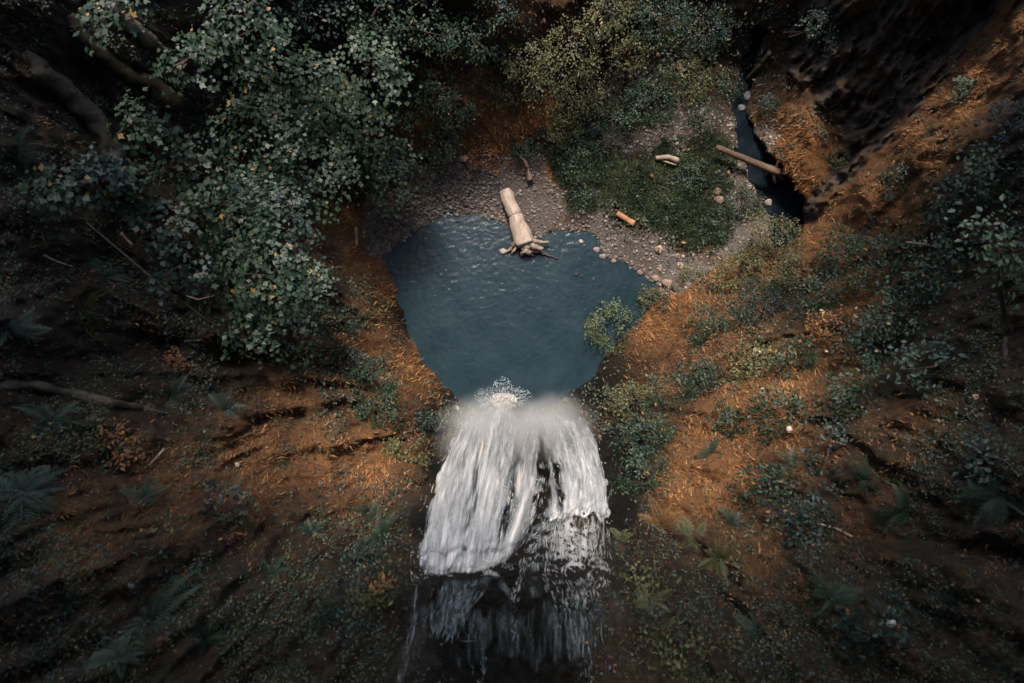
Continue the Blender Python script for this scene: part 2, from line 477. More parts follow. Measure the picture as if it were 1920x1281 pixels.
# ------------------------------------------------------------------ waterfall
def tubes(P, R, sides=3):
    """P (n,k,3) centre lines, R (n,k) radii -> verts, quads"""
    n, k, _ = P.shape
    T = norm(np.gradient(P, axis=1))
    ref = np.where(np.abs(T[..., 2:3]) > 0.9, np.array([1.0, 0, 0]), np.array([0, 0, 1.0]))
    A = norm(np.cross(T, ref)); B = np.cross(T, A)
    ang = np.arange(sides) * 2 * math.pi / sides
    V = P[:, :, None, :] + R[:, :, None, None] * (np.cos(ang)[None, None, :, None] * A[:, :, None, :] + np.sin(ang)[None, None, :, None] * B[:, :, None, :])
    ix = np.arange(n * k * sides).reshape(n, k, sides)
    a = ix[:, :-1, :]; b = ix[:, 1:, :]
    q = np.stack([a, np.roll(a, -1, 2), np.roll(b, -1, 2), b], -1).reshape(-1, 4)
    return V.reshape(-1, 3), q

def foam_mat(name, col, trans=0.35):
    t = NT(name)
    t.set(Base_Color=col, Roughness=0.6)
    tr = t.new("ShaderNodeBsdfTranslucent"); tr.inputs[0].default_value = (*col, 1)
    mx = t.new("ShaderNodeMixShader"); mx.inputs[0].default_value = trans
    t.link(t.b.outputs[0], mx.inputs[1]); t.link(tr.outputs[0], mx.inputs[2])
    t.link(mx.outputs[0], t.n["Material Output"].inputs["Surface"])
    return t.m
WHITE = foam_mat("white_water", (0.80, 0.77, 0.74), 0.55)
CLEAR = foam_mat("thin_water", (0.36, 0.42, 0.45))

def sheet_mat(name, k1, k2, k3, lo, hi, thin=(0.34, 0.40, 0.44), full=(0.84, 0.80, 0.77), amax=0.95):
    t = NT(name)
    def vec(k):
        cx = t.new("ShaderNodeCombineXYZ"); t.link(t.math('MULTIPLY', t.attr("su"), k[0]), cx.inputs[0]); t.link(t.math('MULTIPLY', t.attr("sv"), k[1]), cx.inputs[1])
        t.link(t.attr("layer"), cx.inputs[2]); return cx.outputs[0]
    n1 = t.noise(1.0, 3, 0.55, vec(k1)); n2 = t.noise(1.0, 3, 0.55, vec(k2)); n3 = t.noise(1.0, 3, 0.55, vec(k3))
    v = t.math('ADD', t.math('ADD', t.math('MULTIPLY', n1, 0.46), t.math('MULTIPLY', n2, 0.38)), t.math('MULTIPLY', n3, 0.16))
    v = t.math('ADD', v, t.attr("den"))
    al = t.ramp(v, [(lo, 0.0), ((lo + hi) / 2, 0.45 * amax), (hi, amax)])
    col = t.mix(t.ramp(v, [(lo + .02, 0.0), (hi + .04, 1.0)]), thin, full)
    t.set(Base_Color=col, Roughness=0.6, Alpha=al)
    tr = t.new("ShaderNodeBsdfTranslucent"); t.link(col, tr.inputs[0])
    tp = t.new("ShaderNodeBsdfTransparent")
    m0 = t.new("ShaderNodeMixShader"); t.link(al, m0.inputs[0]); t.link(tp.outputs[0], m0.inputs[1]); t.link(tr.outputs[0], m0.inputs[2])
    mx = t.new("ShaderNodeMixShader"); mx.inputs[0].default_value = 0.4
    t.link(t.b.outputs[0], mx.inputs[1]); t.link(m0.outputs[0], mx.inputs[2])
    t.link(mx.outputs[0], t.n["Material Output"].inputs["Surface"])
    return t.m
SHEET = sheet_mat("falling_sheet", (1.0, 0.5), (3.6, 0.9), (7.0, 2.0), 0.37, 0.58)
SKIN = sheet_mat("water_skin", (1.5, 0.28), (4.6, 0.42), (10.0, 1.0), 0.37, 0.70)
THIN = sheet_mat("thin_water_skin", (1.3, 0.4), (4.0, 0.6), (8.0, 1.4), 0.42, 0.74, (0.10, 0.15, 0.17), (0.50, 0.53, 0.54), 0.62)

fall = empty("waterfall", at(950, 770, 0.0))
tag(fall, "white waterfall plunging over a dark rock lip in two curtains into the pool", "waterfall")
def kid(name, V, q, mat, attrs=None, kind=None):
    o = build(name, np.asarray(V) - np.array(fall.location), q, mat, fall, attrs)
    if kind: o["kind"] = kind
    return o

def lerp_pts(pts, a):
    pts = np.asarray(pts, float); t = np.linspace(0, 1, len(pts))
    return np.stack([np.interp(a, t, pts[:, i]) for i in range(pts.shape[1])], -1)

class Curtain:
    def __init__(s, lip, foot, zf, lift=0.08):
        s.lip, s.foot, s.zf, s.lift = lip, foot, zf, lift
    def pos(s, a, u):                     # a across 0..1, u along 0..1
        l = lerp_pts(s.lip, a); f = lerp_pts(s.foot, a)
        A = ground(l[..., 0], l[..., 1], s.lift); B = at(f[..., 0], f[..., 1], np.full(np.shape(a), s.zf))
        P = A + (B - A) * u[..., None]
        P[..., 2] = A[..., 2] + (B[..., 2] - A[..., 2]) * u ** 2
        return P
left = Curtain([(784,1084),(805,1074),(830,1080),(855,1072),(880,1080),(905,1073),(928,1066),(948,1056),(972,1030)], [(872,782),(905,770),(940,764),(988,774),(1020,798)], 0.2)
right = Curtain([(1016,990),(1040,978),(1056,982),(1075,968),(1092,974),(1108,966),(1120,978),(1134,986)], [(1000,790),(1026,782),(1052,778),(1075,782),(1092,796)], 0.4)

def curtain(cur, name, gaps, nstr, wsc, seed, den0):
    r = np.random.default_rng(seed)
    na, nu = 70, 90
    a, u = np.meshgrid(np.linspace(0, 1, na), np.linspace(0, 1, nu))
    a = a.ravel(); u = u.ravel()
    ix = np.arange(na * nu).reshape(nu, na)
    q = np.stack([ix[:-1, :-1], ix[:-1, 1:], ix[1:, 1:], ix[1:, :-1]], -1).reshape(-1, 4)
    for layer in range(3):                       # three veils of water, one in front of the other
        P = cur.pos(a, u)
        w3 = np.stack([a * 8, u * 3, 0 * a + layer * 9 + seed], 1)
        P += (0.05 + 0.22 * u[:, None]) * np.stack([fbm(w3, 1, 3, seed), 1.3 * fbm(w3 + 5, 1, 3, seed), 0 * a], 1)
        P[:, 1] += layer * (0.06 + 0.32 * u); P[:, 2] += 0.04 * layer
        edge = 0.05 * fbm(np.stack([u * 14, 0 * u + layer, 0 * u + seed], 1), 1, 3, seed + 3)
        den = den0 - 0.035 * layer + sum(-w_ * np.exp(-((a - c_ - edge * .4) / s_) ** 2) * smooth(u, .03, .3) for c_, s_, w_ in gaps)
        den = den - 0.08 * smooth(u, .5, .9) - 0.38 * (smooth(a + edge, .93, 1.0) + smooth(1 - a + edge, .93, 1.0))
        den = den - 0.30 * (1 - smooth(u + 1.6 * edge, -0.02, .10 + .02 * layer))
        kid("curtain", P, q, SHEET, {"su": a * wsc * 2.2 + seed, "sv": u * 7.0, "den": den, "layer": np.full(len(a), layer * 3.7)})
    # strands of falling water in front of the sheet
    k = 5
    a0 = r.random(nstr * 5); u0 = r.random(nstr * 5) ** 0.75
    dn = 0.5 + fbm(np.stack([a0 * wsc * 2.0, u0 * 3.0, 0 * a0 + seed], 1), 1.0, 3, seed + 5) * 0.9 + 0.25 * fbm(np.stack([a0 * wsc * 7.0, u0 * 4.0, 0 * a0 + seed], 1), 1.0, 2, seed + 6)
    for c_, s_, w_ in gaps: dn = dn - w_ * 3.0 * np.exp(-((a0 - c_) / s_) ** 2) * smooth(u0, .03, .2)
    m_ = r.random(len(a0)) < dn
    a0 = a0[m_][:nstr]; u0 = u0[m_][:nstr]; n = len(a0)
    du = 0.008 + 0.05 * r.random(n) ** 2.5
    U = np.clip(u0[:, None] + du[:, None] * np.linspace(0, 1, k), 0, 1)
    Aa = a0[:, None] + 0.010 * r.standard_normal((n, 1)) * np.linspace(0, 1, k)
    P = cur.pos(Aa.ravel(), U.ravel()).reshape(n, k, 3)
    P[..., 1] += (0.02 + 0.75 * r.random((n, 1)) ** 2) * (0.06 + U) * 0.9
    P[..., 0] += 0.22 * r.standard_normal((n, 1)) * (0.3 + U)
    P[..., 2] += 0.1
    R = (0.005 + 0.020 * r.random((n, 1)) ** 2.5) * np.sin(np.linspace(0.15, math.pi - 0.15, k))[None, :] * (0.8 + 0.7 * U)
    V, q = tubes(P, R)
    kid("water_strands", V, q, WHITE, kind="stuff")
    return
curtain(left, "curtain", [(0.40, 0.03, .13), (0.72, 0.045, .17), (0.62, 0.02, .07), (0.985, .03, .12)], 900, 5.2, 3, 0.03)
curtain(right, "curtain", [(0.22, 0.05, .30), (0.08, 0.05, .16), (0.50, 0.03, .06)], 600, 3.4, 4, 0.03)

def slides(paths, name, mat, seed, lift=0.07):
    r = np.random.default_rng(seed)
    Ps, Rs = [], []
    k = 6
    for pts, wid, n, rad in paths:
        n = max(8, int(n * 0.6))
        t0 = r.random(n) * 0.92; dt = 0.05 + 0.15 * r.random(n)
        T = np.clip(t0[:, None] + dt[:, None] * np.linspace(0, 1, k), 0, 1)
        pp = lerp_pts(pts, T.ravel()).reshape(n, k, 2)
        off = np.clip(r.standard_normal((n, 1)), -1.6, 1.6) * wid + r.standard_normal((n, 1)) * 1.6 * np.linspace(-1, 1, k)
        d = np.gradient(pp, axis=1); d = d / np.maximum(np.linalg.norm(d, axis=-1, keepdims=True), 1e-6)
        pp = pp + off[..., None] * np.stack([-d[..., 1], d[..., 0]], -1)
        Ps.append(ground(pp[..., 0], pp[..., 1], lift)); Rs.append((0.2 + 0.8 * r.random((n, 1)) ** 3) * 0.5 * rad * np.sin(np.linspace(0.2, math.pi - 0.2, k))[None])
    V, q = tubes(np.concatenate(Ps), np.concatenate(Rs))
    return kid(name, V, q, mat, kind="stuff")
slides([([(1075,1085),(1080,1030),(1075,965)], 34, 700, .032), ([(1120,1080),(1122,1040),(1118,985)], 14, 260, .030), ([(985,1062),(1000,1020),(1035,985)], 14, 140, .026),
        ([(835,1076),(830,1062),(834,1040)], 38, 260, .035), ([(915,1078),(912,1062),(915,1040)], 30, 200, .035), ([(962,1130),(985,1060)], 5, 60, .03),
        ([(1062,1140),(1052,1100),(1030,1065)], 12, 90, .028), ([(1100,1130),(1104,1080)], 14, 110, .028), 
        ([(1134,1100),(1128,1050)], 4, 40, .026)], "stream_foam", WHITE, 21)
slides([([(745,1290),(772,1190),(785,1095)], 4, 80, .022), ([(835,1205),(850,1140),(905,1085)], 13, 150, .022), ([(820,1200),(835,1140),(850,1090)], 10, 80, .02),
        ([(1100,1235),(1092,1150),(1098,1085)], 20, 170, .022), ([(1000,1060),(990,1010),(1015,950)], 22, 420, .024), ([(905,1281),(905,1230)], 5, 26, .018),
        ([(1060,1180),(1050,1120)], 12, 60, .02), ([(1105,1285),(1100,1230)], 9, 40, .02), ([(860,1090),(862,1200)], 20, 60, .016), ([(965,1200),(962,1130)], 4, 30, .018),
        ([(955,1065),(945,1030),(960,985)], 14, 160, .022), ([(1160,860),(1150,900),(1138,960)], 7, 50, .016), ([(905,1290),(885,1230)], 8, 16, .014), ([(1145,1260),(1142,1200)], 6, 16, .02)],
       "thin_stream", CLEAR, 22)

def noise_px(px, py, s): return fbm(np.stack([px, py * .5, 0 * px + s], 1), 0.045, 3, 81)
def slide_sheet(rows, seed, den0, mat=THIN):
    # a skin of water on the rock; rows of (centre px, py, half width)
    na, nu = 40, 80
    a, u = np.meshgrid(np.linspace(-1, 1, na), np.linspace(0, 1, nu)); a = a.ravel(); u = u.ravel()
    c = lerp_pts(rows, u)
    px = c[:, 0] + a * c[:, 2]; P = ground(px, c[:, 1], 0.05)
    ix = np.arange(na * nu).reshape(nu, na)
    q = np.stack([ix[:-1, :-1], ix[:-1, 1:], ix[1:, 1:], ix[1:, :-1]], -1).reshape(-1, 4)
    nz_ = 0.35 * noise_px(px, c[:, 1], seed)
    den = den0 - 0.5 * smooth(np.abs(a) + nz_, .5, 1.0) - 0.5 * (smooth(u + .5 * nz_, .72, 1) + smooth(1 - u + .5 * nz_, .65, 1))
    kid("water_skin", P, q, mat, {"su": px / 26.0 + seed * 7, "sv": u * 5.0 + seed, "den": den, "layer": np.zeros(len(px))})
slide_sheet([(875, 1130, 100), (878, 1082, 100), (880, 1020, 90)], 11, 0.04)
slide_sheet([(1080, 1110, 60), (1078, 1040, 62), (1078, 955, 52)], 5, 0.12, SKIN)
slide_sheet([(1020, 1090, 62), (1008, 1010, 66), (1012, 935, 50)], 6, 0.10)
slide_sheet([(950, 1300, 190), (955, 1190, 180), (960, 1095, 160)], 13, -0.04)
slide_sheet([(985, 1140, 34), (990, 1080, 40), (985, 1010, 40)], 14, 0.02)
slide_sheet([(760, 1300, 26), (785, 1190, 26), (800, 1085, 30)], 15, -0.04)
slide_sheet([(1095, 1290, 40), (1095, 1180, 45), (1090, 1080, 55)], 7, 0.0)
slide_sheet([(835, 1215, 34), (845, 1150, 44), (880, 1070, 75)], 8, 0.03)
slide_sheet([(875, 1092, 95), (878, 1070, 95), (885, 1030, 85)], 9, 0.10, SKIN)

# the splash where the curtains meet the pool
r = np.random.default_rng(31)
n, k = 1500, 4
an = r.uniform(-0.12, 1.12, n) * math.pi; rd = 0.45 + 1.15 * r.random(n) ** 1.4 + 0.25 * np.sin(an * 5)
c0 = at(943, 752, 0.1)
T = np.linspace(0, 1, k)[None] * (0.02 + 0.11 * r.random((n, 1)) ** 3)
P = np.zeros((n, k, 3))
sw = an[:, None] + r.normal(0, .7, (n, 1)) * T
T2 = T * r.normal(0, 1.3, (n, 1))
P[..., 0] = c0[0] + np.cos(sw) * (rd[:, None] + T2) * 1.15
P[..., 1] = c0[1] + np.sin(sw) * (rd[:, None] + T2) * 0.9
P[..., 2] = 0.05 + 0.7 * r.random((n, 1)) * np.exp(-rd[:, None]) + 0 * T
V, q = tubes(P, (0.008 + 0.020 * r.random((n, 1)) ** 2) * np.sin(np.linspace(0.3, math.pi - 0.3, k))[None])
kid("splash", V, q, foam_mat("splash_water", (0.55, 0.62, 0.66)), kind="stuff")
def cluster(name, centre, rad, n, size, mat, seed):
    r = np.random.default_rng(seed)
    p = r.standard_normal((n, 3)); p = p / np.linalg.norm(p, axis=1, keepdims=True) * r.random((n, 1)) ** 0.45
    P = np.array(centre) + p * np.array(rad); P[:, 2] = np.maximum(P[:, 2], 0.04)
    d = norm(p + 0.6 * r.standard_normal((n, 3))); L = size * (0.5 + 2 * r.random((n, 1)) ** 2)
    PP = P[:, None, :] + d[:, None, :] * L[:, None] * np.linspace(-1, 1, 4)[None, :, None]
    V, q = tubes(PP, (0.5 * L) * np.array([0.15, .8, .8, .15])[None])
    return kid(name, V, q, mat, kind="stuff")
cluster("foam", at(945, 752, 0.3), (0.95, 0.55, 0.55), 1500, 0.07, WHITE, 33)

# spray hanging at the foot of the fall
def ellipsoid(c, rad, nu=24, nv=14):
    u = np.linspace(0, 2 * math.pi, nu, endpoint=False); v = np.linspace(0, math.pi, nv + 2)[1:-1]
    U, V = np.meshgrid(u, v)
    P = np.stack([np.cos(U) * np.sin(V), np.sin(U) * np.sin(V), np.cos(V)], -1).reshape(-1, 3)
    P = np.concatenate([P, [[0, 0, 1], [0, 0, -1]]]) * np.array(rad)
    ix = np.arange(nu * nv).reshape(nv, nu); F_ = []
    for j in range(nv - 1):
        for i in range(nu): F_.append((ix[j, i], ix[j + 1, i], ix[j + 1, (i + 1) % nu], ix[j, (i + 1) % nu]))
    for i in range(nu):
        F_.append((nu * nv, ix[0, i], ix[0, (i + 1) % nu])); F_.append((nu * nv + 1, ix[-1, (i + 1) % nu], ix[-1, i]))
    return P, F_
def mist(name, c, rad, dens, nscale):
    P, F_ = ellipsoid(c, rad)
    t = NT(name); t.n.remove(t.b)
    pv = t.new("ShaderNodeVolumePrincipled"); pv.inputs["Color"].default_value = (0.95, 0.96, 0.97, 1); pv.inputs["Anisotropy"].default_value = 0.1
    tc = t.new("ShaderNodeTexCoord").outputs["Object"]
    sc_ = t.new("ShaderNodeVectorMath", operation='DIVIDE'); t.link(tc, sc_.inputs[0]); sc_.inputs[1].default_value = rad
    ln = t.new("ShaderNodeVectorMath", operation='LENGTH'); t.link(sc_.outputs[0], ln.inputs[0])
    nz = t.noise(nscale, 5, 0.62, tc)
    v = t.math('ADD', t.math('SUBTRACT', 0.80, ln.outputs["Value"]), t.math('MULTIPLY', t.math('SUBTRACT', nz, 0.5), 0.85))
    t.link(t.math('MULTIPLY', t.math('POWER', t.math('MAXIMUM', v, 0.0), 1.4), dens), pv.inputs["Density"])
    t.link(pv.outputs[0], t.n["Material Output"].inputs["Volume"])
    o = build(name, P, F_, t.m); o.location = c
    return o
m1 = mist("mist", at(915, 812, 7.0), (4.3, 3.3, 8.6), 0.46, 0.42)
m2 = mist("mist", at(1035, 806, 6.0), (4.0, 3.0, 7.6), 0.46, 0.42)
tag(m2, "pale spray drifting from the thinner curtain of the waterfall", "mist", kind="stuff")
tag(m1, "pale spray hanging over the foot of the waterfall", "mist", kind="stuff")
# ------------------------------------------------------------------ leaves, moss, grass, pebbles
LEAF_S = (np.array([(0, 0, 0), (.30, .45, .10), (0, 1, -.04), (-.30, .45, .10)]), np.array([(0, 1, 2), (0, 2, 3)]))
LEAF_M = (np.array([(0, .38, 0), (0, 0, .02), (.26, .10, .05), (.56, .46, -.02), (.26, .56, .05), (0, 1, -.08), (-.26, .56, .05), (-.56, .46, -.02), (-.26, .10, .05)]),
          np.array([(0, i, i % 8 + 1) for i in range(1, 9)]))
BLADE = (np.array([(-.5, 0, 0), (.5, 0, 0), (0, 1, 0)]), np.array([(0, 1, 2)]))

def scatter(shape, P, N, L, W=None, yaw=None, D=None, r=rng):
    """copies of a small leaf at P, facing N, L long; D = direction of its tip (else a random yaw)"""
    v, f = shape; n = len(P)
    N = norm(N)
    if D is None:
        D = r.standard_normal((n, 3))
    Y = norm(D - (D * N).sum(1, keepdims=True) * N)
    X = np.cross(Y, N)
    L = np.broadcast_to(L, (n,)); W = L if W is None else np.broadcast_to(W, (n,))
    V = P[:, None] + v[None, :, 0:1] * (X * W[:, None])[:, None] + v[None, :, 1:2] * (Y * L[:, None])[:, None] + v[None, :, 2:3] * (N * L[:, None])[:, None]
    Fc = f[None] + (np.arange(n) * len(v))[:, None, None]
    return V.reshape(-1, 3), Fc.reshape(-1, 3), len(v)

TEAL = leaf_mat("teal_leaves", [(0, (.006, .015, .011)), (.35, (.015, .034, .020)), (.8, (.033, .062, .035)), (.95, (.050, .080, .044)), (.975, (.16, .11, .03)), (1, (.26, .15, .04))])
PALE = leaf_mat("pale_leaves", [(0, (.010, .022, .016)), (.4, (.026, .049, .029)), (.9, (.058, .088, .052)), (.98, (.10, .115, .065)), (1, (.22, .13, .045))])
OLIVE = leaf_mat("olive_leaves", [(0, (.022, .030, .014)), (.4, (.070, .078, .034)), (.85, (.135, .130, .056)), (.96, (.16, .13, .05)), (1, (.30, .16, .04))])
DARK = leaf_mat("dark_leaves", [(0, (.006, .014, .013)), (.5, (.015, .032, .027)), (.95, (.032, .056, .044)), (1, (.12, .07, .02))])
RUST = leaf_mat("rust_leaves", [(0, (.05, .024, .010)), (.5, (.15, .070, .026)), (1, (.32, .15, .05))])
LIME = leaf_mat("light_green_leaves", [(0, (.035, .052, .026)), (.5, (.090, .115, .055)), (1, (.155, .175, .085))])
MATS = dict(teal=TEAL, pale=PALE, olive=OLIVE, dark=DARK, rust=RUST, lime=LIME)
BARK = wood_mat("dark_bark", (0.030, 0.022, 0.016), (0.075, 0.052, 0.034))

def crown_mesh(R, H, leaf, dens, seed, shape, layered=False, lean=(0, 0)):
    """leaf clusters over the outside of an uneven dome (base at z = 0)"""
    r = np.random.default_rng(seed)
    m = max(18, int(dens * (R / leaf) ** 2 * 0.85))
    d = r.standard_normal((m, 3)); d[:, 2] = np.abs(d[:, 2]) * 0.9 - 0.12; d = norm(d)
    lob = 1 + 0.36 * fbm(d + seed * 3.1, 1.5, 3, seed % 97)
    rad = (0.45 + 0.55 * r.random(m) ** 0.45) * lob
    C = d * rad[:, None] * np.array([R, R, H]); C[:, :2] += np.array(lean) * C[:, 2:3] / max(H, .1)
    per = 13
    crnd = r.random(m)
    sig = leaf * (1.25 if not layered else 1.5)
    off = r.standard_normal((m, per, 3)) * np.array([sig, sig, sig * (0.55 if not layered else .22)])
    out = norm(d * np.array([1, 1, .4]))
    off[..., 2] -= ((off[..., :2] * out[:, None, :2]).sum(-1) * 0.35)
    P = (C[:, None] + off).reshape(-1, 3)
    P[:, 2] = np.maximum(P[:, 2], -0.25 * H)
    up = np.array([0, 0, 1.0])
    N = (out[:, None] * 0.55 + up * (0.75 if not layered else 1.1) + 0.24 * r.standard_normal((m, per, 3)) + 0.34 * r.standard_normal((m, 1, 3))).reshape(-1, 3)
    L = leaf * (0.5 + 0.85 * r.random(m * per))
    D = (out[:, None] + 0.9 * r.standard_normal((m, per, 3)) * np.array([1, 1, .4])).reshape(-1, 3)
    V, Fc, k = scatter(shape, P, N, L, D=D, r=r)
    rnd = np.clip(0.72 * np.repeat(crnd, per) + 0.28 * r.random(m * per), 0, 1)
    sp = r.random(m * per)
    rnd = np.where(sp > 0.985, 0.99, rnd * 0.93)
    return V, Fc, np.repeat(rnd, k), C

def bez(p0, p1, p2, n=7):
    t = np.linspace(0, 1, n)[:, None]
    return (1 - t) ** 2 * p0 + 2 * t * (1 - t) * p1 + t * t * p2

def limb(name, pts, r0, r1, mat, parent, org, sides=6, knots=0.0, seed=0):
    pts = np.asarray(pts, float)
    R = np.linspace(r0, r1, len(pts))
    if knots: R = R * (1 + knots * np.random.default_rng(seed).standard_normal(len(pts)))
    V, q = tubes(pts[None], R[None], sides)
    F_ = [tuple(x) for x in q]
    F_ += [tuple(range(sides))[::-1], tuple(range(len(V) - sides, len(V)))]
    return build(name, V - org, F_, mat, parent, shade=True)

def scale_at(p): return (CAM_H - p[2]) / F      # metres per photo pixel at p

_seed = [100]
def shrub(px, py, rpx, kind, label, name="shrub", hgt=0.75, leaf=0.15, dens=1.0, group=None, lift=0.0, layered=False, lean=(0, 0)):
    _seed[0] += 1; s = _seed[0]
    p = ground(px, py); nrm = gnormal(px, py)
    R = rpx * scale_at(p)
    t = empty(name, p)
    tag(t, label, "shrub" if name in ("shrub", "leaning_shrub", "sapling") else name.split("_")[-1], group)
    V, Fc, rnd, C = crown_mesh(R, R * hgt, leaf, dens, s, LEAF_S, layered, lean)
    sh = nrm * np.array([1, 1, 0.3]) * R * 0.25; sh[2] += lift
    build("crown", V + sh, Fc, MATS[kind], t, {"rnd": rnd})
    r = np.random.default_rng(s)
    for c in C[r.choice(len(C), 4, replace=False)]:
        e = c + sh
        limb("stem", bez(-nrm * 0.2, np.array([e[0] * .3, e[1] * .3, e[2] * .6 + .05]), e, 5), 0.035 + 0.01 * R, 0.012, BARK, t, 0, 4)
    return t

def tree(px, py, rpx, h, kind, label, name="broadleaf_tree", hgt=0.6, leaf=0.26, dens=1.0, group=None, shape=LEAF_M, layered=True, trunk=0.14, lean=(0, 0)):
    _seed[0] += 1; s = _seed[0]
    z = samp(ZG, px, py)
    C0 = at(px, py, z + h)
    f_ = np.linspace(0, 0.5, 60)                       # rooted on the slope below and behind the crown
    cand = ground(px + (960 - px) * f_, py + (687 - py) * f_)
    dd = np.linalg.norm((cand - C0) * np.array([1.15, 1.15, 1]), axis=1) + np.maximum(0, cand[:, 2] - (C0[2] - 0.55 * h)) * 3
    root = cand[np.argmin(dd)].copy(); root[2] -= 0.15
    R = rpx * scale_at(C0)
    t = empty(name, root); tag(t, label, "tree", group)
    V, Fc, rnd, C = crown_mesh(R, R * hgt, leaf, dens, s, shape, layered, lean)
    o = C0 - root
    build("crown", V + o, Fc, MATS[kind], t, {"rnd": rnd})
    r = np.random.default_rng(s)
    top = o + np.array([0, 0, R * hgt * 0.45])
    bend = np.array([r.normal(0, .25), r.normal(0, .25), 0])
    tk = bez(np.zeros(3), top * 0.5 + bend, top, 9)
    limb("trunk", tk, trunk, trunk * 0.35, BARK, t, 0, 7)
    for c in C[r.choice(len(C), 6, replace=False)]:
        b = tk[r.integers(3, 7)]
        limb("branch", bez(b, (b + c + o) / 2 + np.array([0, 0, .15 * R]), c + o, 6), trunk * 0.42, 0.015, BARK, t, 0, 5)
    return t

# ------------------------------------------------------------------ trees of the west slope
WG = "big leaved maples on the slope west of the pool"
for px, py, rpx, h, kind, dens, label in [
 (455, 62, 88, 3.5, "teal", .8, "teal broadleaf tree at the top edge beside the thick mossy trunk"),
 (350, 128, 60, 3.0, "teal", .6, "small sparse tree growing between the two mossy trunks"),
 (535, 160, 95, 3.5, "teal", .9, "dense teal maple crown below the dark gap at the top edge"),
 (695, 130, 74, 4.5, "pale", .9, "silvery pale maple with drooping leaf sprays, highest in the middle of the slope"),
 (640, 225, 84, 4.0, "pale", 1.0, "silvery green maple directly below the drooping pale crown"),
 (470, 265, 92, 3.8, "teal", .9, "wide teal maple beside the end of the lower mossy trunk"),
 (352, 318, 62, 3.0, "pale", .8, "pale leaved maple at the end of the long fallen branch"),
 (575, 322, 86, 4.0, "pale", .9, "broad grey green maple half way between the mossy trunks and the pool"),
 (725, 318, 60, 3.2, "pale", 1.0, "low grey green maple overhanging the stony shore of the pool"),
 (445, 400, 88, 3.8, "teal", .9, "blue green maple above the bent bare branch"),
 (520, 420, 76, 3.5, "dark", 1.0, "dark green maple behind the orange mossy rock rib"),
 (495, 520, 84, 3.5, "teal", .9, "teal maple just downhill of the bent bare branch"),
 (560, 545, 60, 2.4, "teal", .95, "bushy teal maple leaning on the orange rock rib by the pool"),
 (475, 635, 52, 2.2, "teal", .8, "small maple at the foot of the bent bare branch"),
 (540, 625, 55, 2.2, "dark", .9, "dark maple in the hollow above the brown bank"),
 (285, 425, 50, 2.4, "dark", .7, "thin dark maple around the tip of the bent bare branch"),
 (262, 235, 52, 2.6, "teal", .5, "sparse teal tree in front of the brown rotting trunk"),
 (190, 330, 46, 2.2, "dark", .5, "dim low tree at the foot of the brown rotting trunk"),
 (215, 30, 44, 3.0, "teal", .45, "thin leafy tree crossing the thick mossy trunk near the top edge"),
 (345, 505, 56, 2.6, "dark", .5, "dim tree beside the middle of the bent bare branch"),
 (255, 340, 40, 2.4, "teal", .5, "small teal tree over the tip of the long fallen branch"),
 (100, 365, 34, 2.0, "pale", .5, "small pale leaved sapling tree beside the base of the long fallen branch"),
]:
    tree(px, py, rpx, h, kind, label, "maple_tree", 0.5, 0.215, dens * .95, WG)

# ------------------------------------------------------------------ trees and shrubs of the back bank
BG = "trees and bushes on the bank behind the pool"
for px, py, rpx, h, kind, dens, leaf, label in [
 (585, 25, 80, 3, "dark", .8, .24, "dark tree at the top edge beside the teal maple"),
 (700, 40, 80, 3, "teal", .8, .22, "dim green tree at the top edge above the silvery drooping maple"),
 (800, 50, 70, 2.5, "teal", .9, .20, "bushy green tree at the top edge beside the bare orange gully"),
 (880, 70, 60, 2, "teal", .9, .18, "round teal tree above the forked orange gully"),
 (935, 25, 48, 2, "teal", .9, .18, "small green tree against the orange patch at the top edge"),
 (985, 115, 62, 2.2, "olive", 1.0, .17, "olive tree directly above the bare orange bank"),
 (1065, 95, 66, 2.6, "olive", 1.0, .17, "tallest olive tree of the bank, above the grass and the orange bank"),
 (1100, 165, 58, 2.2, "olive", 1.0, .16, "olive tree just below the tallest olive crown"),
 (1015, 175, 48, 1.6, "olive", .9, .15, "small olive bush tree hanging over the bare orange bank"),
 (1140, 35, 66, 2.6, "olive", .9, .18, "olive green tree at the top edge above the tallest olive crown"),
 (1235, 40, 74, 2.8, "teal", .9, .18, "blue green tree at the top edge, midway to the creek ravine"),
 (1320, 60, 66, 2.8, "dark", .9, .18, "dark tree at the top edge beside the creek ravine"),
 (1225, 190, 78, 2.6, "teal", 1.1, .17, "large rounded teal tree between the grass and the dark trees"),
 (1290, 150, 60, 2.6, "olive", 1.0, .17, "olive green tree on the brink of the dark ravine"),
 (1160, 225, 46, 1.6, "teal", 1.0, .16, "small blue green tree at the upper corner of the grass"),
 (1325, 225, 46, 2.0, "teal", .9, .16, "green tree just above the log across the creek"),
 (1180, 105, 50, 2.2, "olive", .9, .17, "olive green tree pressed between the tallest olive crown and the large rounded teal tree"),
]:
    tree(px, py, rpx * .74, h * .6, kind, label, "bank_tree", 0.6, leaf * .92, dens, BG, LEAF_S, False, 0.10)
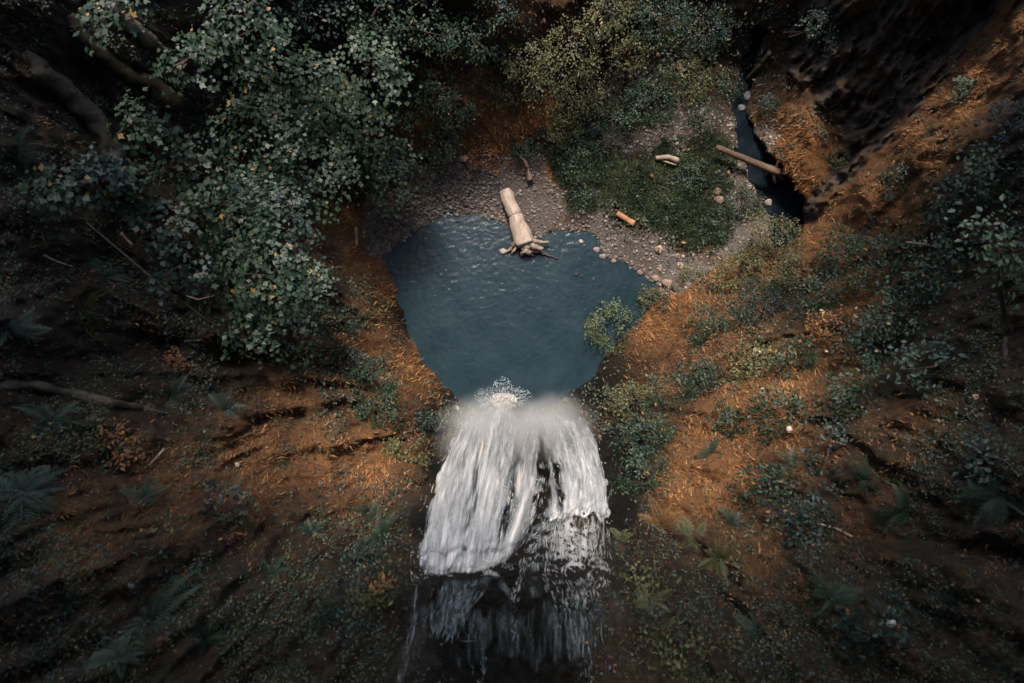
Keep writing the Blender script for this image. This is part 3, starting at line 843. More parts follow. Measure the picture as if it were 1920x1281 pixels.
for px, py, rpx, kind, label in [
 (850, 200, 40, "teal", "green bush at the edge of the forked orange gully"),
 (800, 150, 46, "teal", "green bush next to the silvery drooping maple"),
 (820, 262, 38, "teal", "green bush on the brown slope above the stony shore"),
 (800, 300, 30, "pale", "pale leafy bush leaning out over the stony shore"),
 (905, 285, 34, "rust", "rusty brown bush on the slope above the driftwood log"),
 (985, 280, 30, "teal", "small round green bush just above the split stump"),
 (1080, 300, 48, "teal", "rounded grassy green bush beside the orange streak on the flat"),
 (1295, 335, 38, "teal", "green bush standing alone in the grass"),
 (1393, 385, 38, "pale", "greyish bush at the bend of the dark creek"),
 (1090, 372, 30, "teal", "low green bush on the gravel nearest the driftwood log"),
 (1340, 425, 34, "teal", "green bush where the grass ends at the gravel beach"),
 (1250, 395, 30, "teal", "low bush beside the orange cut log"),
 (1412, 112, 30, "dark", "dark bush overhanging the upper end of the ravine creek"),
 (1372, 165, 26, "teal", "teal bush on the grassy side of the ravine creek"),
 (930, 165, 30, "olive", "olive bush beside the fork of the orange gully"),
 (760, 200, 36, "teal", "green bush beneath the silvery drooping maple"),
 (1050, 235, 34, "olive", "olive bush at the lower rim of the orange bank"),
 (1120, 265, 30, "teal", "green bush where the orange bank meets the grass"),
 (1450, 195, 26, "dark", "small dark bush at the foot of the dark rock wall"),
 (1545, 35, 34, "dark", "dark bush hanging on top of the dark rock wall"),
 (1575, 85, 26, "dark", "little dark bush growing half way up the dark rock wall"),
]:
    shrub(px, py, rpx, kind, label, "shrub", 0.7, 0.14, 1.1, BG)

# ------------------------------------------------------------------ shrubs of the east slope
EG = "shrubs on the slope east of the pool"
for px, py, rpx, kind, hgt, leaf, label in [
 (1455, 478, 62, "olive", .8, .14, "big olive bush on the crest facing the dark creek"),
 (1390, 530, 50, "olive", .7, .14, "olive bush on the crest just above the gravel beach"),
 (1505, 520, 55, "olive", .7, .14, "olive bush uphill of the big one on the crest"),
 (1335, 625, 42, "teal", .6, .14, "dark green bush behind the orange rim of the pool"),
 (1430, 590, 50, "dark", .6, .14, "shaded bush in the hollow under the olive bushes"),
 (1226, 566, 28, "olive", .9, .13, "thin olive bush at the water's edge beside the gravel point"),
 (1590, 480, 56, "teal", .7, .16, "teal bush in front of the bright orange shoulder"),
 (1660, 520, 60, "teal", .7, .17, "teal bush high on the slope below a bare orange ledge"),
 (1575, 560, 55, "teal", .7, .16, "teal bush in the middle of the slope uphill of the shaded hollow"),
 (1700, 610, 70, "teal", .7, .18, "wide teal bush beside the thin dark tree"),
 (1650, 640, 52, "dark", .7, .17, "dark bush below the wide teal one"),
 (1780, 520, 74, "teal", .7, .19, "large teal bush with yellow leaves near the thin dark tree"),
 (1790, 385, 66, "teal", .7, .19, "large blue green bush under the upper orange ledge"),
 (1870, 330, 60, "teal", .7, .19, "blue green bush at the picture edge above the thin dark tree"),
 (1760, 690, 60, "dark", .7, .19, "dark bush low beside the foot of the thin dark tree"),
 (1890, 240, 50, "dark", .7, .18, "small dark bush at the edge on the upper orange slope"),
 (1805, 190, 42, "teal", .6, .16, "teal bush alone on the upper orange slope"),
 (1690, 335, 36, "teal", .6, .15, "small teal bush on the long orange crest"),
 (1575, 300, 20, "olive", .6, .12, "tiny bush on the bulging brown rock"),
 (1225, 835, 62, "teal", .8, .14, "big grey green bush beside the bare dark wall of the waterfall"),
 (1215, 905, 48, "teal", .8, .14, "grey green bush directly above the dry orange fern"),
 (1195, 765, 48, "olive", .6, .13, "olive bush above the wet black rock at the pool"),
 (1270, 755, 44, "teal", .6, .14, "green bush midway between the pool rim and the big grey green bush"),
 (1330, 735, 44, "teal", .6, .14, "green bush with pale tips under the row of yellow leaves"),
 (1425, 680, 50, "olive", .6, .15, "olive bush next to the row of bright yellow leaves"),
 (1500, 690, 46, "teal", .6, .15, "green bush at the end of the row of bright yellow leaves"),
 (1360, 815, 42, "teal", .6, .15, "green bush on the orange patch uphill of the big grey green bush"),
 (1470, 790, 54, "teal", .6, .16, "teal bush between two bare orange patches"),
 (1560, 850, 64, "dark", .7, .17, "dark bush below the bare brown ledge"),
 (1610, 750, 56, "teal", .7, .17, "teal bush at the end of the bare brown ledge"),
 (1440, 935, 58, "teal", .7, .16, "dark teal bush uphill of the green fern clump"),
 (1850, 860, 60, "dark", .6, .18, "dark bush in the shade at the edge below the thin dark tree"),
 (1640, 1190, 60, "dark", .6, .18, "dark bush near the bottom edge beside the white toadstool"),
 (1530, 1010, 44, "dark", .6, .16, "dark bush among reddish leaves on the lower slope"),
 (1195, 1105, 36, "olive", .7, .13, "olive bush beside the lip of the waterfall"),
 (1265, 1255, 44, "olive", .6, .14, "olive bush at the bottom edge beside the black stream bed"),
 (1300, 525, 24, "olive", .6, .12, "small dry bush at the end of the gravel beach"),
 (1560, 620, 40, "rust", .6, .14, "rusty bush in the middle of the slope"),
 (1375, 690, 34, "rust", .6, .13, "rusty little bush beside the row of bright yellow leaves"),
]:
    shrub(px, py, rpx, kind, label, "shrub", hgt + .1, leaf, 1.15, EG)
shrub(1155, 618, 48, "lime", "bright light green bush leaning out over the pool", "leaning_shrub", .9, 0.15, 1.0, lean=(-0.7, -0.1), lift=0.4)

# ------------------------------------------------------------------ shrubs of the lower west slope
LG = "bushes on the bank west of the waterfall"
for px, py, rpx, kind, label in [
 (690, 740, 52, "teal", "teal bush above the brown bank west of the waterfall"),
 (640, 690, 46, "dark", "dark bush below the bushy teal maple"),
 (640, 605, 36, "teal", "small teal bush on the back of the orange rock rib"),
 (700, 790, 42, "teal", "teal bush touching the top of the bare brown bank"),
 (550, 690, 34, "olive", "small yellowish bush at the upper end of the brown bank"),
 (760, 860, 40, "olive", "olive bush hanging beside the wet black rock of the fall"),
 (715, 690, 22, "dark", "tiny dark bush on the orange face over the pool"),
 (690, 1060, 50, "dark", "dark leafy bush on the black bank level with the lip of the fall"),
 (700, 1130, 34, "olive", "dim bush beside the small orange leaves near the lip of the fall"),
 (640, 1170, 44, "dark", "dark bush below the brown bank near the bottom edge"),
 (790, 800, 30, "dark", "dark bush on the wet rock where the pool meets the wall"),
 (205, 840, 42, "rust", "orange leaved sprig bush on the dark lower slope"),
 (325, 685, 15, "rust", "tiny yellow leaved sprig alone in the dark hollow"),
 (715, 1108, 12, "rust", "tiny orange leaved sprig beside the lip of the fall"),
 (420, 960, 44, "dark", "dark bush in the middle of the brown bank"),
]:
    shrub(px, py, rpx, kind, label, "shrub", .65, 0.15, 1.0, LG)

# ------------------------------------------------------------------ ferns
def frond_mesh(name, mat, seed, droop):
    r = np.random.default_rng(seed)
    n = 19
    t = np.linspace(0.10, 0.98, n)
    Vs, Fs = [], []
    def rach(t): return np.stack([0 * t, t * (1 - 0.12 * t * droop), 0.42 * t - (0.35 + 0.4 * droop) * t * t], -1)
    rr = rach(np.linspace(0, 1, 8)); w_ = np.linspace(.012, .003, 8)
    for sx in (-1, 1): Vs.append(rr + np.stack([sx * w_, 0 * w_, 0 * w_], 1))
    Fs += [(i, 8 + i, 9 + i) for i in range(7)] + [(i, 9 + i, i + 1) for i in range(7)]
    V = list(np.concatenate(Vs)); F_ = Fs
    for i in range(n):
        L = 0.20 * math.sin(math.pi * min(1, (t[i] * 0.86 + 0.14)) ** 0.9) + 0.02
        b = rach(np.array([t[i]]))[0]
        for sx in (-1, 1):
            l = L * (0.85 + 0.3 * r.random())
            tip = b + np.array([sx * l, l * 0.42, -0.12 * l - .15 * l * r.random()])
            mid = (b + tip) / 2
            k = len(V)
            V += [b, mid + np.array([0, .019, .010]), tip, mid + np.array([0, -.017, .010])]
            F_ += [(k, k + 1, k + 2), (k, k + 2, k + 3)]
    V = np.array(V)
    o = build(name, V, np.array(F_), mat, attrs={"rnd": np.clip(0.25 + 0.6 * np.abs(V[:, 1]) + 0.1 * r.random(len(V)), 0, .95)}, link=False)
    return o.data
FERN = leaf_mat("fern_green", [(0, (.008, .018, .012)), (.5, (.018, .036, .023)), (1, (.042, .062, .036))])
FERNY = leaf_mat("fern_yellow_green", [(0, (.028, .034, .013)), (.5, (.062, .068, .028)), (1, (.115, .11, .048))])
FERND = leaf_mat("fern_dry", [(0, (.06, .032, .012)), (.5, (.135, .072, .027)), (1, (.22, .125, .05))])
FERNP = leaf_mat("fern_pale", [(0, (.05, .075, .055)), (.5, (.10, .135, .10)), (1, (.16, .19, .15))])
FRONDS = {k: [frond_mesh("frond", m, i * 7 + 1, d) for i, d in enumerate((.6, 1.0, 1.5))] for k, m in
          dict(green=FERN, yellow=FERNY, dry=FERND, pale=FERNP).items()}
from mathutils import Vector, Quaternion
def fern(px, py, rpx, kind, label, nf=11, group="ferns on the gorge walls", spread=(0, 2 * math.pi), seed=None):
    _seed[0] += 1; r = np.random.default_rng(_seed[0])
    p = ground(px, py, 0.03); nm = norm(gnormal(px, py) * 0.7 + np.array([0, 0, .6]))
    t = empty("fern", p + nm * 0.05); tag(t, label, "fern", group)
    t.rotation_mode = 'QUATERNION'
    t.rotation_quaternion = Vector((0, 0, 1)).rotation_difference(Vector(nm.tolist()))
    R = rpx * scale_at(p) * 1.1
    for i in range(nf):
        o = bpy.data.objects.new("frond", FRONDS[kind][int(r.integers(3))]); COL.objects.link(o); o.parent = t
        a = spread[0] + (spread[1] - spread[0]) * (i + 0.5 * r.random()) / nf
        o.rotation_euler = (r.normal(0.1, .3), r.normal(0, .35), a + r.normal(0, .28))
        s = R * (0.55 + 0.6 * r.random()); o.scale = (s * (0.85 + .3 * r.random()), s, s)
    return t
for px, py, rpx, kind, label in [
 (1238, 985, 50, "dry", "large dry orange fern hanging beside the waterfall"),
 (1300, 1015, 52, "yellow", "yellowish green fern just uphill of the large dry orange fern"),
 (1350, 1045, 46, "yellow", "yellowish fern next to the brown hollow"),
 (1330, 850, 40, "green", "green fern on the orange patch beside the big grey green bush"),
 (1375, 980, 42, "green", "green fern under the dark teal bush"),
 (1215, 1130, 44, "yellow", "olive fern hanging beside the lip of the waterfall"),
 (1240, 1195, 42, "yellow", "olive fern below the one at the lip of the waterfall"),
 (1165, 1010, 26, "yellow", "small fern between the dry orange fern and the fall"),
 (1280, 1100, 38, "green", "dull fern on the dark bank below the yellowish ferns"),
 (1695, 955, 60, "green", "dark fern in the shade under the bare brown ledge"),
 (1870, 930, 70, "green", "dark fern at the edge beside the shaded bush"),
 (1560, 1120, 50, "green", "dark fern low on the east slope among brown leaves"),
 (1480, 870, 40, "green", "fern on the bare orange patch above the dark teal bush"),
 (1620, 900, 44, "green", "fern below the dark bush on the brown ledge"),
 (1790, 1130, 60, "green", "dark fern in the lower corner of the east slope"),
 (1420, 1190, 50, "green", "dim fern near the bottom edge between the stream bed and the dark bush"),
 (1745, 250, 30, "green", "small fern on the upper orange slope"),
 (1640, 420, 30, "green", "small fern on the bright orange shoulder"),
 (15, 612, 62, "pale", "pale whitish green fern cut by the picture edge"),
 (165, 590, 58, "yellow", "yellow green fern standing out in the dark west hollow"),
 (175, 625, 40, "yellow", "smaller yellowish fern under the yellow green one"),
 (45, 925, 95, "green", "large dark fern at the edge of the lower west slope"),
 (320, 745, 62, "green", "bluish fern in the dark hollow by the mossy rib"),
 (130, 1130, 48, "green", "bright green fern low on the dark west slope"),
 (285, 1165, 98, "green", "largest fern with long arching fronds near the bottom edge"),
 (225, 1235, 60, "green", "curled fern below the largest fern at the bottom edge"),
 (385, 1195, 50, "green", "dark fern downhill of the largest fern"),
 (585, 1000, 44, "green", "green fern on the dark lower part of the brown bank"),
 (715, 1005, 50, "green", "green fern hanging over the black rock beside the fall"),
 (690, 960, 36, "green", "green fern at the lower end of the brown bank"),
 (745, 850, 44, "yellow", "greenish fern drooping over the edge of the bare brown bank"),
 (510, 1080, 46, "green", "dark fern on the black bank under the brown one"),
 (270, 935, 46, "green", "dark fern below the orange leaved sprig bush"),
 (40, 285, 60, "green", "dark fern among the dark trees at the west edge"),
 (560, 695, 30, "yellow", "small yellow green fern at the upper end of the brown bank"),
 (100, 790, 60, "green", "dark fern on the mossy rib at the west edge"),
 (420, 770, 44, "green", "dark fern under the end of the mossy rib"),
 (80, 480, 56, "green", "shaded fern below the long fallen branch"),
 (200, 520, 46, "green", "shaded fern beside the short pale twig"),
 (1120, 855, 0, "green", ""),
]:
    if rpx: fern(px, py, rpx, kind, label, 14 if rpx > 45 else 11)

# ------------------------------------------------------------------ ground cover, moss, grass, fallen leaves
def pick(n, dens, r):
    out = []
    tot = 0
    while tot < n:
        px = r.uniform(-330, 2250, n); py = r.uniform(-230, 1530, n)
        k = r.random(n) < dens(px, py)
        out.append(np.stack([px[k], py[k]], 1)); tot += k.sum()
    a = np.concatenate(out)[:n]
    return a[:, 0], a[:, 1]
def noise2(px, py, f, s): return fbm(np.stack([px, py, 0 * px], 1), f, 3, s)
def plantable(px, py):
    z = samp(ZG, px, py)
    return (z > 0.25) * (1 - np.clip(samp(AG["rock"], px, py) * 1.0, 0, np.where((px > 1400) & (py < 450), .8, 1))) * (1 - samp(AG["gravel"], px, py))
r = np.random.default_rng(51)
def d_moss(px, py): return plantable(px, py) * (0.22 + 0.78 * samp(AG["moss"], px, py)) * smooth(noise2(px, py, 0.02, 3), -0.7, 0.4)
px, py = pick(140000, d_moss, r)
P = ground(px, py, -0.02); N = gnormal(px, py)
down = norm(np.array([0, 0, -1.0]) + N * N[:, 2:3])
D = N * 0.55 + down * 0.75 + 0.45 * r.standard_normal(N.shape)
pxs = (CAM_H - P[:, 2]) / F
L = pxs * (5 + 9 * r.random(len(P)) ** 2)
V, Fc, k = scatter(BLADE, P, norm(np.cross(D, r.standard_normal(N.shape))), L, L * (0.10 + 0.16 * r.random(len(P))), D=D, r=r)
mrnd = np.clip(0.15 + 0.75 * samp(AG["moss"], px, py) + 0.28 * r.standard_normal(len(P)) + 0.25 * noise2(px, py, 0.03, 8), 0, 1)
MOSS = leaf_mat("moss_strands", [(0, (.020, .015, .009)), (.35, (.07, .036, .015)), (.65, (.175, .083, .030)), (1, (.35, .175, .066))], 0.2, 0.8)
tag(build("moss", V, Fc, MOSS, attrs={"rnd": np.repeat(mrnd, k)}), kind="stuff")

def d_under(px, py):
    nz = noise2(px, py, 0.013, 13) + 0.5 * noise2(px, py, 0.05, 14)
    return plantable(px, py) * (1 - .9 * samp(AG["grass"], px, py)) * (smooth(nz - 0.8 * samp(AG["moss"], px, py) - 0.5 * smooth(samp(AG["moss"], px, py), .75, 1), -0.45, 0.4) * 0.9 + 0.08)
px, py = pick(120000, d_under, r)
P = ground(px, py); N = gnormal(px, py)
pxs = (CAM_H - P[:, 2]) / F
P = P + N * (pxs * 5 * r.random(len(P)))[:, None]
P[:, 2] += pxs * 6 * r.random(len(P))
V, Fc, k = scatter(LEAF_S, P, N * 0.5 + np.array([0, 0, .8]) + 0.5 * r.standard_normal(N.shape), pxs * (3.5 + 4.5 * r.random(len(P))), r=r)
urnd = np.clip(0.5 + 0.22 * r.standard_normal(len(P)) + 0.25 * noise2(px, py, 0.02, 15), 0, .93)
urnd = np.where(r.random(len(P)) > .985, 0.975, urnd)
tag(build("undergrowth", V, Fc, leaf_mat("undergrowth_leaves", [(0, (.010, .020, .017)), (.4, (.026, .044, .032)), (.7, (.044, .060, .034)), (.93, (.072, .082, .042)), (.97, (.20, .10, .03)), (1, (.26, .12, .04))]),
          attrs={"rnd": np.repeat(urnd, k)}), kind="stuff")

def d_grass(px, py):
    b = blobs(px, py, GRASSY)
    z = samp(ZG, px, py)
    return smooth(b + 0.18 * noise2(px, py, 0.05, 4), .45, .75) * (z > .2) * (z < 3)
def pick_box(n, dens, box, r):
    out = []; tot = 0
    while tot < n:
        px = r.uniform(box[0], box[1], n); py = r.uniform(box[2], box[3], n)
        k = r.random(n) < dens(px, py)
        out.append(np.stack([px[k], py[k]], 1)); tot += k.sum()
    a = np.concatenate(out)[:n]; return a[:, 0], a[:, 1]
px, py = pick_box(30000, d_grass, (980, 1440, 200, 520), r)
P = ground(px, py); D = np.array([0, -.2, .5]) + 0.75 * r.standard_normal(P.shape) + 0.5 * np.stack([noise2(px, py, .03, 31), noise2(px, py, .03, 32), 0 * px], 1)
L = 0.22 + 0.38 * r.random(len(P))
V, Fc, k = scatter(BLADE, P, norm(np.cross(D, r.standard_normal(P.shape))), L, 0.045 + 0.04 * r.random(len(P)), D=D, r=r)
GRASS = leaf_mat("grass_blades", [(0, (.028, .044, .024)), (.5, (.062, .086, .046)), (1, (.120, .138, .072))], 0.35, 0.7)
tag(build("grass", V, Fc, GRASS, attrs={"rnd": np.repeat(np.clip(.45 + .25 * r.standard_normal(len(P)) + .3 * noise2(px, py, .04, 6), 0, 1), k)}), kind="stuff")

px, py = pick(280, lambda a, b: plantable(a, b), r)
qx = np.concatenate([np.linspace(1402, 1470, 22) + r.normal(0, 5, 22), np.linspace(1485, 1560, 26) + r.normal(0, 8, 26), r.normal(1540, 25, 20)])
qy = np.concatenate([672 - 12 * np.sin(np.linspace(0, 2.6, 22)) + r.normal(0, 4, 22), 668 - 0.8 * (np.linspace(0, 75, 26)) + r.normal(0, 8, 26), r.normal(640, 25, 20)])
px = np.concatenate([px, qx]); py = np.concatenate([py, qy])
P = ground(px, py); pxs = (CAM_H - P[:, 2]) / F; P = P + gnormal(px, py) * (pxs * 8)[:, None]
sz = pxs * (5 + 6 * r.random(len(P))); sz[-68:] = pxs[-68:] * (7 + 5 * r.random(68))
V, Fc, k = scatter(LEAF_S, P, np.array([0, 0, 1.]) + 0.5 * r.standard_normal(P.shape), sz, r=r)
fr = r.random(len(P)) * .75; fr[-68:] = .6 + .4 * r.random(68)
tag(build("fallen_leaves", V, Fc, leaf_mat("fallen_leaf", [(0, (.10, .035, .014)), (.4, (.26, .11, .035)), (.75, (.34, .19, .07)), (1, (.62, .46, .22))]), attrs={"rnd": np.repeat(fr, k)}), kind="stuff")

# pebbles of the beach
t_ = (1 + 5 ** .5) / 2
ICO = norm(np.array([(-1, t_, 0), (1, t_, 0), (-1, -t_, 0), (1, -t_, 0), (0, -1, t_), (0, 1, t_), (0, -1, -t_), (0, 1, -t_), (t_, 0, -1), (t_, 0, 1), (-t_, 0, -1), (-t_, 0, 1)], float))
ICF = np.array([(0,11,5),(0,5,1),(0,1,7),(0,7,10),(0,10,11),(1,5,9),(5,11,4),(11,10,2),(10,7,6),(7,1,8),(3,9,4),(3,4,2),(3,2,6),(3,6,8),(3,8,9),(4,9,5),(2,4,11),(6,2,10),(8,6,7),(9,8,1)])
PEB = leaf_mat("pebbles", [(0, (.045, .038, .034)), (.5, (.125, .108, .098)), (.85, (.20, .175, .16)), (1, (.28, .20, .16))], 0.0, 0.85)
def d_peb(px, py):
    z = samp(ZG, px, py); gr = samp(AG["gravel"], px, py)
    ed = np.exp(-(sdist(px, py, POOL) / 9) ** 2)
    dark = smooth(900 - px, -60, 60)
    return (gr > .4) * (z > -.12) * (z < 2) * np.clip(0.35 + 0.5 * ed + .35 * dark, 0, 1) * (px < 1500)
px, py = pick_box(7500, d_peb, (640, 1500, 180, 600), r)
P = ground(px, py); n = len(P)
rad = 0.035 + 0.11 * r.random(n) ** 4 + 0.05 * r.random(n) * (px < 930)
V = P[:, None] + ICO[None] * (rad[:, None] * (0.7 + .6 * r.random((n, 3))) * np.array([1, 1, .6]))[:, None] * (0.8 + .4 * r.random((n, 12, 1)))
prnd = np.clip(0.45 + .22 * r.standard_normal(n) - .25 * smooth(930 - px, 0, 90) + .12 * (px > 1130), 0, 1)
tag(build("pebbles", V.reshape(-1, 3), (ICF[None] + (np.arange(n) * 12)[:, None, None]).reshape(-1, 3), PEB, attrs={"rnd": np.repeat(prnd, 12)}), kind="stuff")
# ------------------------------------------------------------------ logs, branches, stones
DRIFT = wood_mat("driftwood", (0.31, 0.235, 0.185), (0.58, 0.48, 0.40), 3.0, 0.9, math.radians(-20.6))
DRIFTD = wood_mat("weathered_root", (0.16, 0.115, 0.085), (0.44, 0.34, 0.27), 3, 0.5)
ORANGEW = wood_mat("orange_wood", (0.26, 0.115, 0.05), (0.50, 0.25, 0.12), 3, 0.4)
BROWNW = wood_mat("brown_wood", (0.065, 0.038, 0.024), (0.19, 0.115, 0.072), 3, 0.7, math.radians(115))
GREYW = wood_mat("grey_wood", (0.20, 0.145, 0.11), (0.40, 0.30, 0.235), 3, 0.4)
MOSSW = wood_mat("mossy_bark", (0.060, 0.040, 0.018), (0.20, 0.115, 0.038), 1.5, 0.6)
MOSSG = wood_mat("green_brown_bark", (0.040, 0.030, 0.020), (0.105, 0.078, 0.040), 1.5, 0.6)

def jit_tube(pts, R, sides, seed, rough=0.10, freq=1.6):
    V, q = tubes(np.asarray(pts, float)[None], np.asarray(R, float)[None], sides)
    ctr = np.repeat(np.asarray(pts, float), sides, axis=0)
    d = V - ctr
    V = ctr + d * (1 + rough * fbm(V + seed * 3.3, freq, 3, seed)[:, None])
    F_ = [tuple(x) for x in q] + [tuple(range(sides))[::-1], tuple(range(len(V) - sides, len(V)))]
    return V, F_

def resample(pts, n):
    pts = np.asarray(pts, float)
    d = np.concatenate([[0], np.cumsum(np.linalg.norm(np.diff(pts, axis=0), axis=1))])
    t = np.linspace(0, d[-1], n)
    return np.stack([np.interp(t, d, pts[:, i]) for i in range(3)], 1)

# the big driftwood log
A = at(946, 357, 0.78); B = at(984, 458, 0.62)
log = empty("driftwood_log", (A + B) / 2 * np.array([1, 1, 0])); O = np.array(log.location)
tag(log, "big pale driftwood log, roots in the pool and cut end on the gravel", "log")
pts = resample([A, A * .5 + B * .5 + np.array([.05, 0, .04]), B], 30)
R = np.interp(np.linspace(0, 1, 30), [0, .02, .1, .55, .85, 1], [.36, .44, .46, .53, .60, .66])
i0 = 14; R = np.convolve(np.pad(R, 2, mode='edge'), np.ones(5) / 5, 'valid')
                                               # the crack across it
pts_ = np.concatenate([pts[:i0], [pts[i0] - (pts[i0] - pts[i0 - 1]) * .35, pts[i0], pts[i0] + (pts[i0 + 1] - pts[i0]) * .35], pts[i0 + 1:]])
R_ = np.concatenate([R[:i0], [R[i0 - 1], R[i0 - 1] * .84, R[i0 + 1]], R[i0 + 1:]])
pts_ = np.concatenate([pts_, [pts_[-1] + (B - A) * .018, pts_[-1] + (B - A) * .035]]); R_ = np.concatenate([R_, [R_[-1] * .82, R_[-1] * .45]])
V, F_ = jit_tube(pts_, R_, 20, 5, 0.17, 1.5)
build("trunk", V - O, F_, DRIFT, log, shade=True)
V, F_ = jit_tube(np.array([A + (A - B) * .004, A + (A - B) * .010]), [.40, .34], 14, 6, 0.05)
build("cut_end", V - O, F_, GREYW, log)
def root(pixels, zs, r0, r1, seed, mat=DRIFTD):
    p = np.array([at(a, b, c) for (a, b), c in zip(pixels, zs)])
    p = resample(p, 9) + 0.03 * np.random.default_rng(seed).standard_normal((9, 3)); 
    V, F_ = jit_tube(p, np.linspace(r0, r1, 9), 8, seed, 0.16, 3)
    build("root", V - O, F_, mat, log, shade=True)
root([(982,445),(1000,452),(1020,455),(1032,455)], [.75, .7, .5, .35], .26, .06, 1)
root([(985,455),(1003,463),(1019,468)], [.7, .65, .45], .28, .14, 2)
root([(984,458),(996,470),(1012,472)], [.55, .4, .25], .24, .12, 3)
root([(980,456),(982,470),(978,478)], [.7, .55, .3], .30, .14, 4)
root([(984,456),(990,472),(992,476)], [.8, .6, .4], .28, .15, 5, DRIFT)
root([(974,445),(966,455),(962,462)], [.7, .6, .3], .24, .13, 6)
root([(972,452),(958,466),(942,476)], [.5, .25, .10], .16, .05, 7)
root([(976,455),(964,470),(958,476)], [.5, .3, .05], .16, .06, 8)
root([(1000,465),(1022,478),(1048,485)], [.3, .12, .02], .10, .03, 9, BROWNW)
root([(988,460),(990,474),(1002,478)], [.55, .3, .05], .22, .10, 10)

def log_thing(name, pixels, lifts, r0, r1, mat, label, cat="log", sides=10, seed=1, part="trunk", rough=.12, n=14, extra=(), abs_z=None, group=None):
    if abs_z is None: p = np.array([ground(a, b, c) for (a, b), c in zip(pixels, lifts)])
    else: p = np.array([at(a, b, c) for (a, b), c in zip(pixels, abs_z)])
    p = resample(p, n)
    o = p.mean(0)
    t = empty(name, o); tag(t, label, cat, group)
    V, F_ = jit_tube(p, np.linspace(r0, r1, n), sides, seed, rough, 2.2)
    build(part, V - o, F_, mat, t, shade=True)
    for nm, px_, zs, a_, b_, m_ in extra:
        q = np.array([at(a, b, z) for (a, b), z in zip(px_, zs)])
        V, F_ = jit_tube(resample(q, 7), np.linspace(a_, b_, 7), 7, seed + 3, .14, 3)
        build(nm, V - o, F_, m_, t, shade=True)
    return t
log_thing("cut_log", [(1156,401),(1187,421)], (.17, .17), .19, .22, ORANGEW, "short orange cut log lying at the edge of the grass on the gravel", seed=11, sides=9, rough=.3,
          extra=[("cut_end", [(1187.5,421.3),(1188.5,422)], (.84, .84), .17, .14, DRIFT)])
log_thing("split_stump", [(983,306),(988,320),(994,339)], (.75, .5, .2), .10, .22, GREYW, "pale split stump leaning on the bank above the driftwood log", "stump", seed=12,
          extra=[("splinter", [(976,293),(983,304),(988,316)], (2.4, 2.1, 1.8), .05, .09, BROWNW)])
log_thing("wooden_post", [(668,461),(668,429)], (0.0, 0.1), .13, .11, GREYW, "small pale upright post on the shore beside the orange rock rib", "post", 8, 13, n=6)
z1 = [1.7, 1.65, 1.5, 1.45]
log_thing("creek_log", [(1343,276),(1385,293),(1430,312),(1462,324)], None, .17, .27, BROWNW, "brown fallen log lying across the dark creek with its root plate", seed=14, abs_z=z1,
          extra=[("root", [(1455,322),(1470,325),(1487,325)], (1.5, 1.5, 1.45), .16, .06, GREYW), ("root", [(1455,318),(1458,305),(1460,292)], (1.5, 1.8, 2.1), .13, .03, BROWNW),
                 ("root", [(1450,322),(1452,336),(1454,343)], (1.4, 1.1, .7), .13, .05, GREYW), ("root", [(1440,318),(1436,328),(1430,334)], (1.4, 1.1, .8), .12, .04, BROWNW),
                 ("root", [(1460,322),(1462,332),(1468,338)], (1.4, 1.2, 1.0), .15, .05, BROWNW)])
log_thing("bleached_log", [(1227,300),(1250,299),(1268,305)], (.35, .4, .35), .16, .20, GREYW, "bleached log half hidden in the grass below the teal trees", seed=15,
          extra=[("branch", [(1240,300),(1255,306),(1268,310)], (1.5, 1.5, 1.4), .10, .05, GREYW)])
log_thing("leaning_tree", [(205,-20),(240,45),(280,80),(318,112),(345,165)], (1.2, .8, .5, .4, .1), .38, .28, MOSSG, "thick mossy leaning trunk coming down from the top edge of the west slope", "tree trunk", 14, 16, rough=.42, n=44,
          extra=[("branch", [(318,112),(335,128),(352,150)], (15.5, 15.3, 15.0), .12, .05, BARK)])
log_thing("leaning_tree", [(110,10),(160,65),(205,110),(235,135),(262,150),(295,163),(328,194)], (-.5, .5, .6, .5, .5, .4, .0), .20, .36, MOSSW, "curved trunk coated in golden brown moss under the thick one", "tree trunk", 14, 17, rough=.42, n=44)
log_thing("rotting_tree", [(10,80),(85,140),(140,178),(185,230),(212,300)], (-.7, .1, .3, .2, -.1), .36, .45, MOSSG, "broad brown rotting trunk sloping down below the golden mossy one", "tree trunk", 14, 18, rough=.45, n=40)
log_thing("fallen_branch", [(135,378),(170,366),(215,354),(255,346),(292,333)], (.9, 1.0, 1.2, 1.4, 1.6), .16, .09, MOSSG, "long bare fallen branch sticking out of the pale leaves on the west slope", "branch", 8, 19)
log_thing("bent_branch", [(228,440),(262,472),(305,512),(350,555),(385,582),(408,608)], (2.0, 1.8, 1.6, 1.4, 1.2, .5), .05, .035, MOSSG, "long thin bent bare branch crossing the dark west hollow", "branch", 6, 20,
          extra=[("tip", [(226,437),(236,448),(250,461)], (19.3, 19.15, 19.0), .05, .05, BROWNW), ("side_branch", [(350,555),(372,562),(395,556)], (17.9, 17.8, 17.7), .035, .015, BROWNW)])
log_thing("twig", [(112,486),(138,498),(162,506)], (.7, .8, .7), .05, .03, GREYW, "short pale twig on the dark slope below the fallen branch", "twig", 6, 21)
log_thing("twig", [(297,868),(316,852),(333,836)], (.5, .7, .8), .03, .04, GREYW, "short straight pale twig above the brown bank beside the orange sprig", "twig", 6, 22)
log_thing("snag", [(1533,58),(1535,20),(1537,-30)], (.2, 1.0, 1.8), .24, .20, MOSSG, "dead brown trunk standing at the top edge over the dark ravine", "dead tree", 9, 23,
          extra=[("branch", [(1532,50),(1505,62),(1478,70)], (4.6, 4.4, 4.2), .07, .03, BROWNW)])
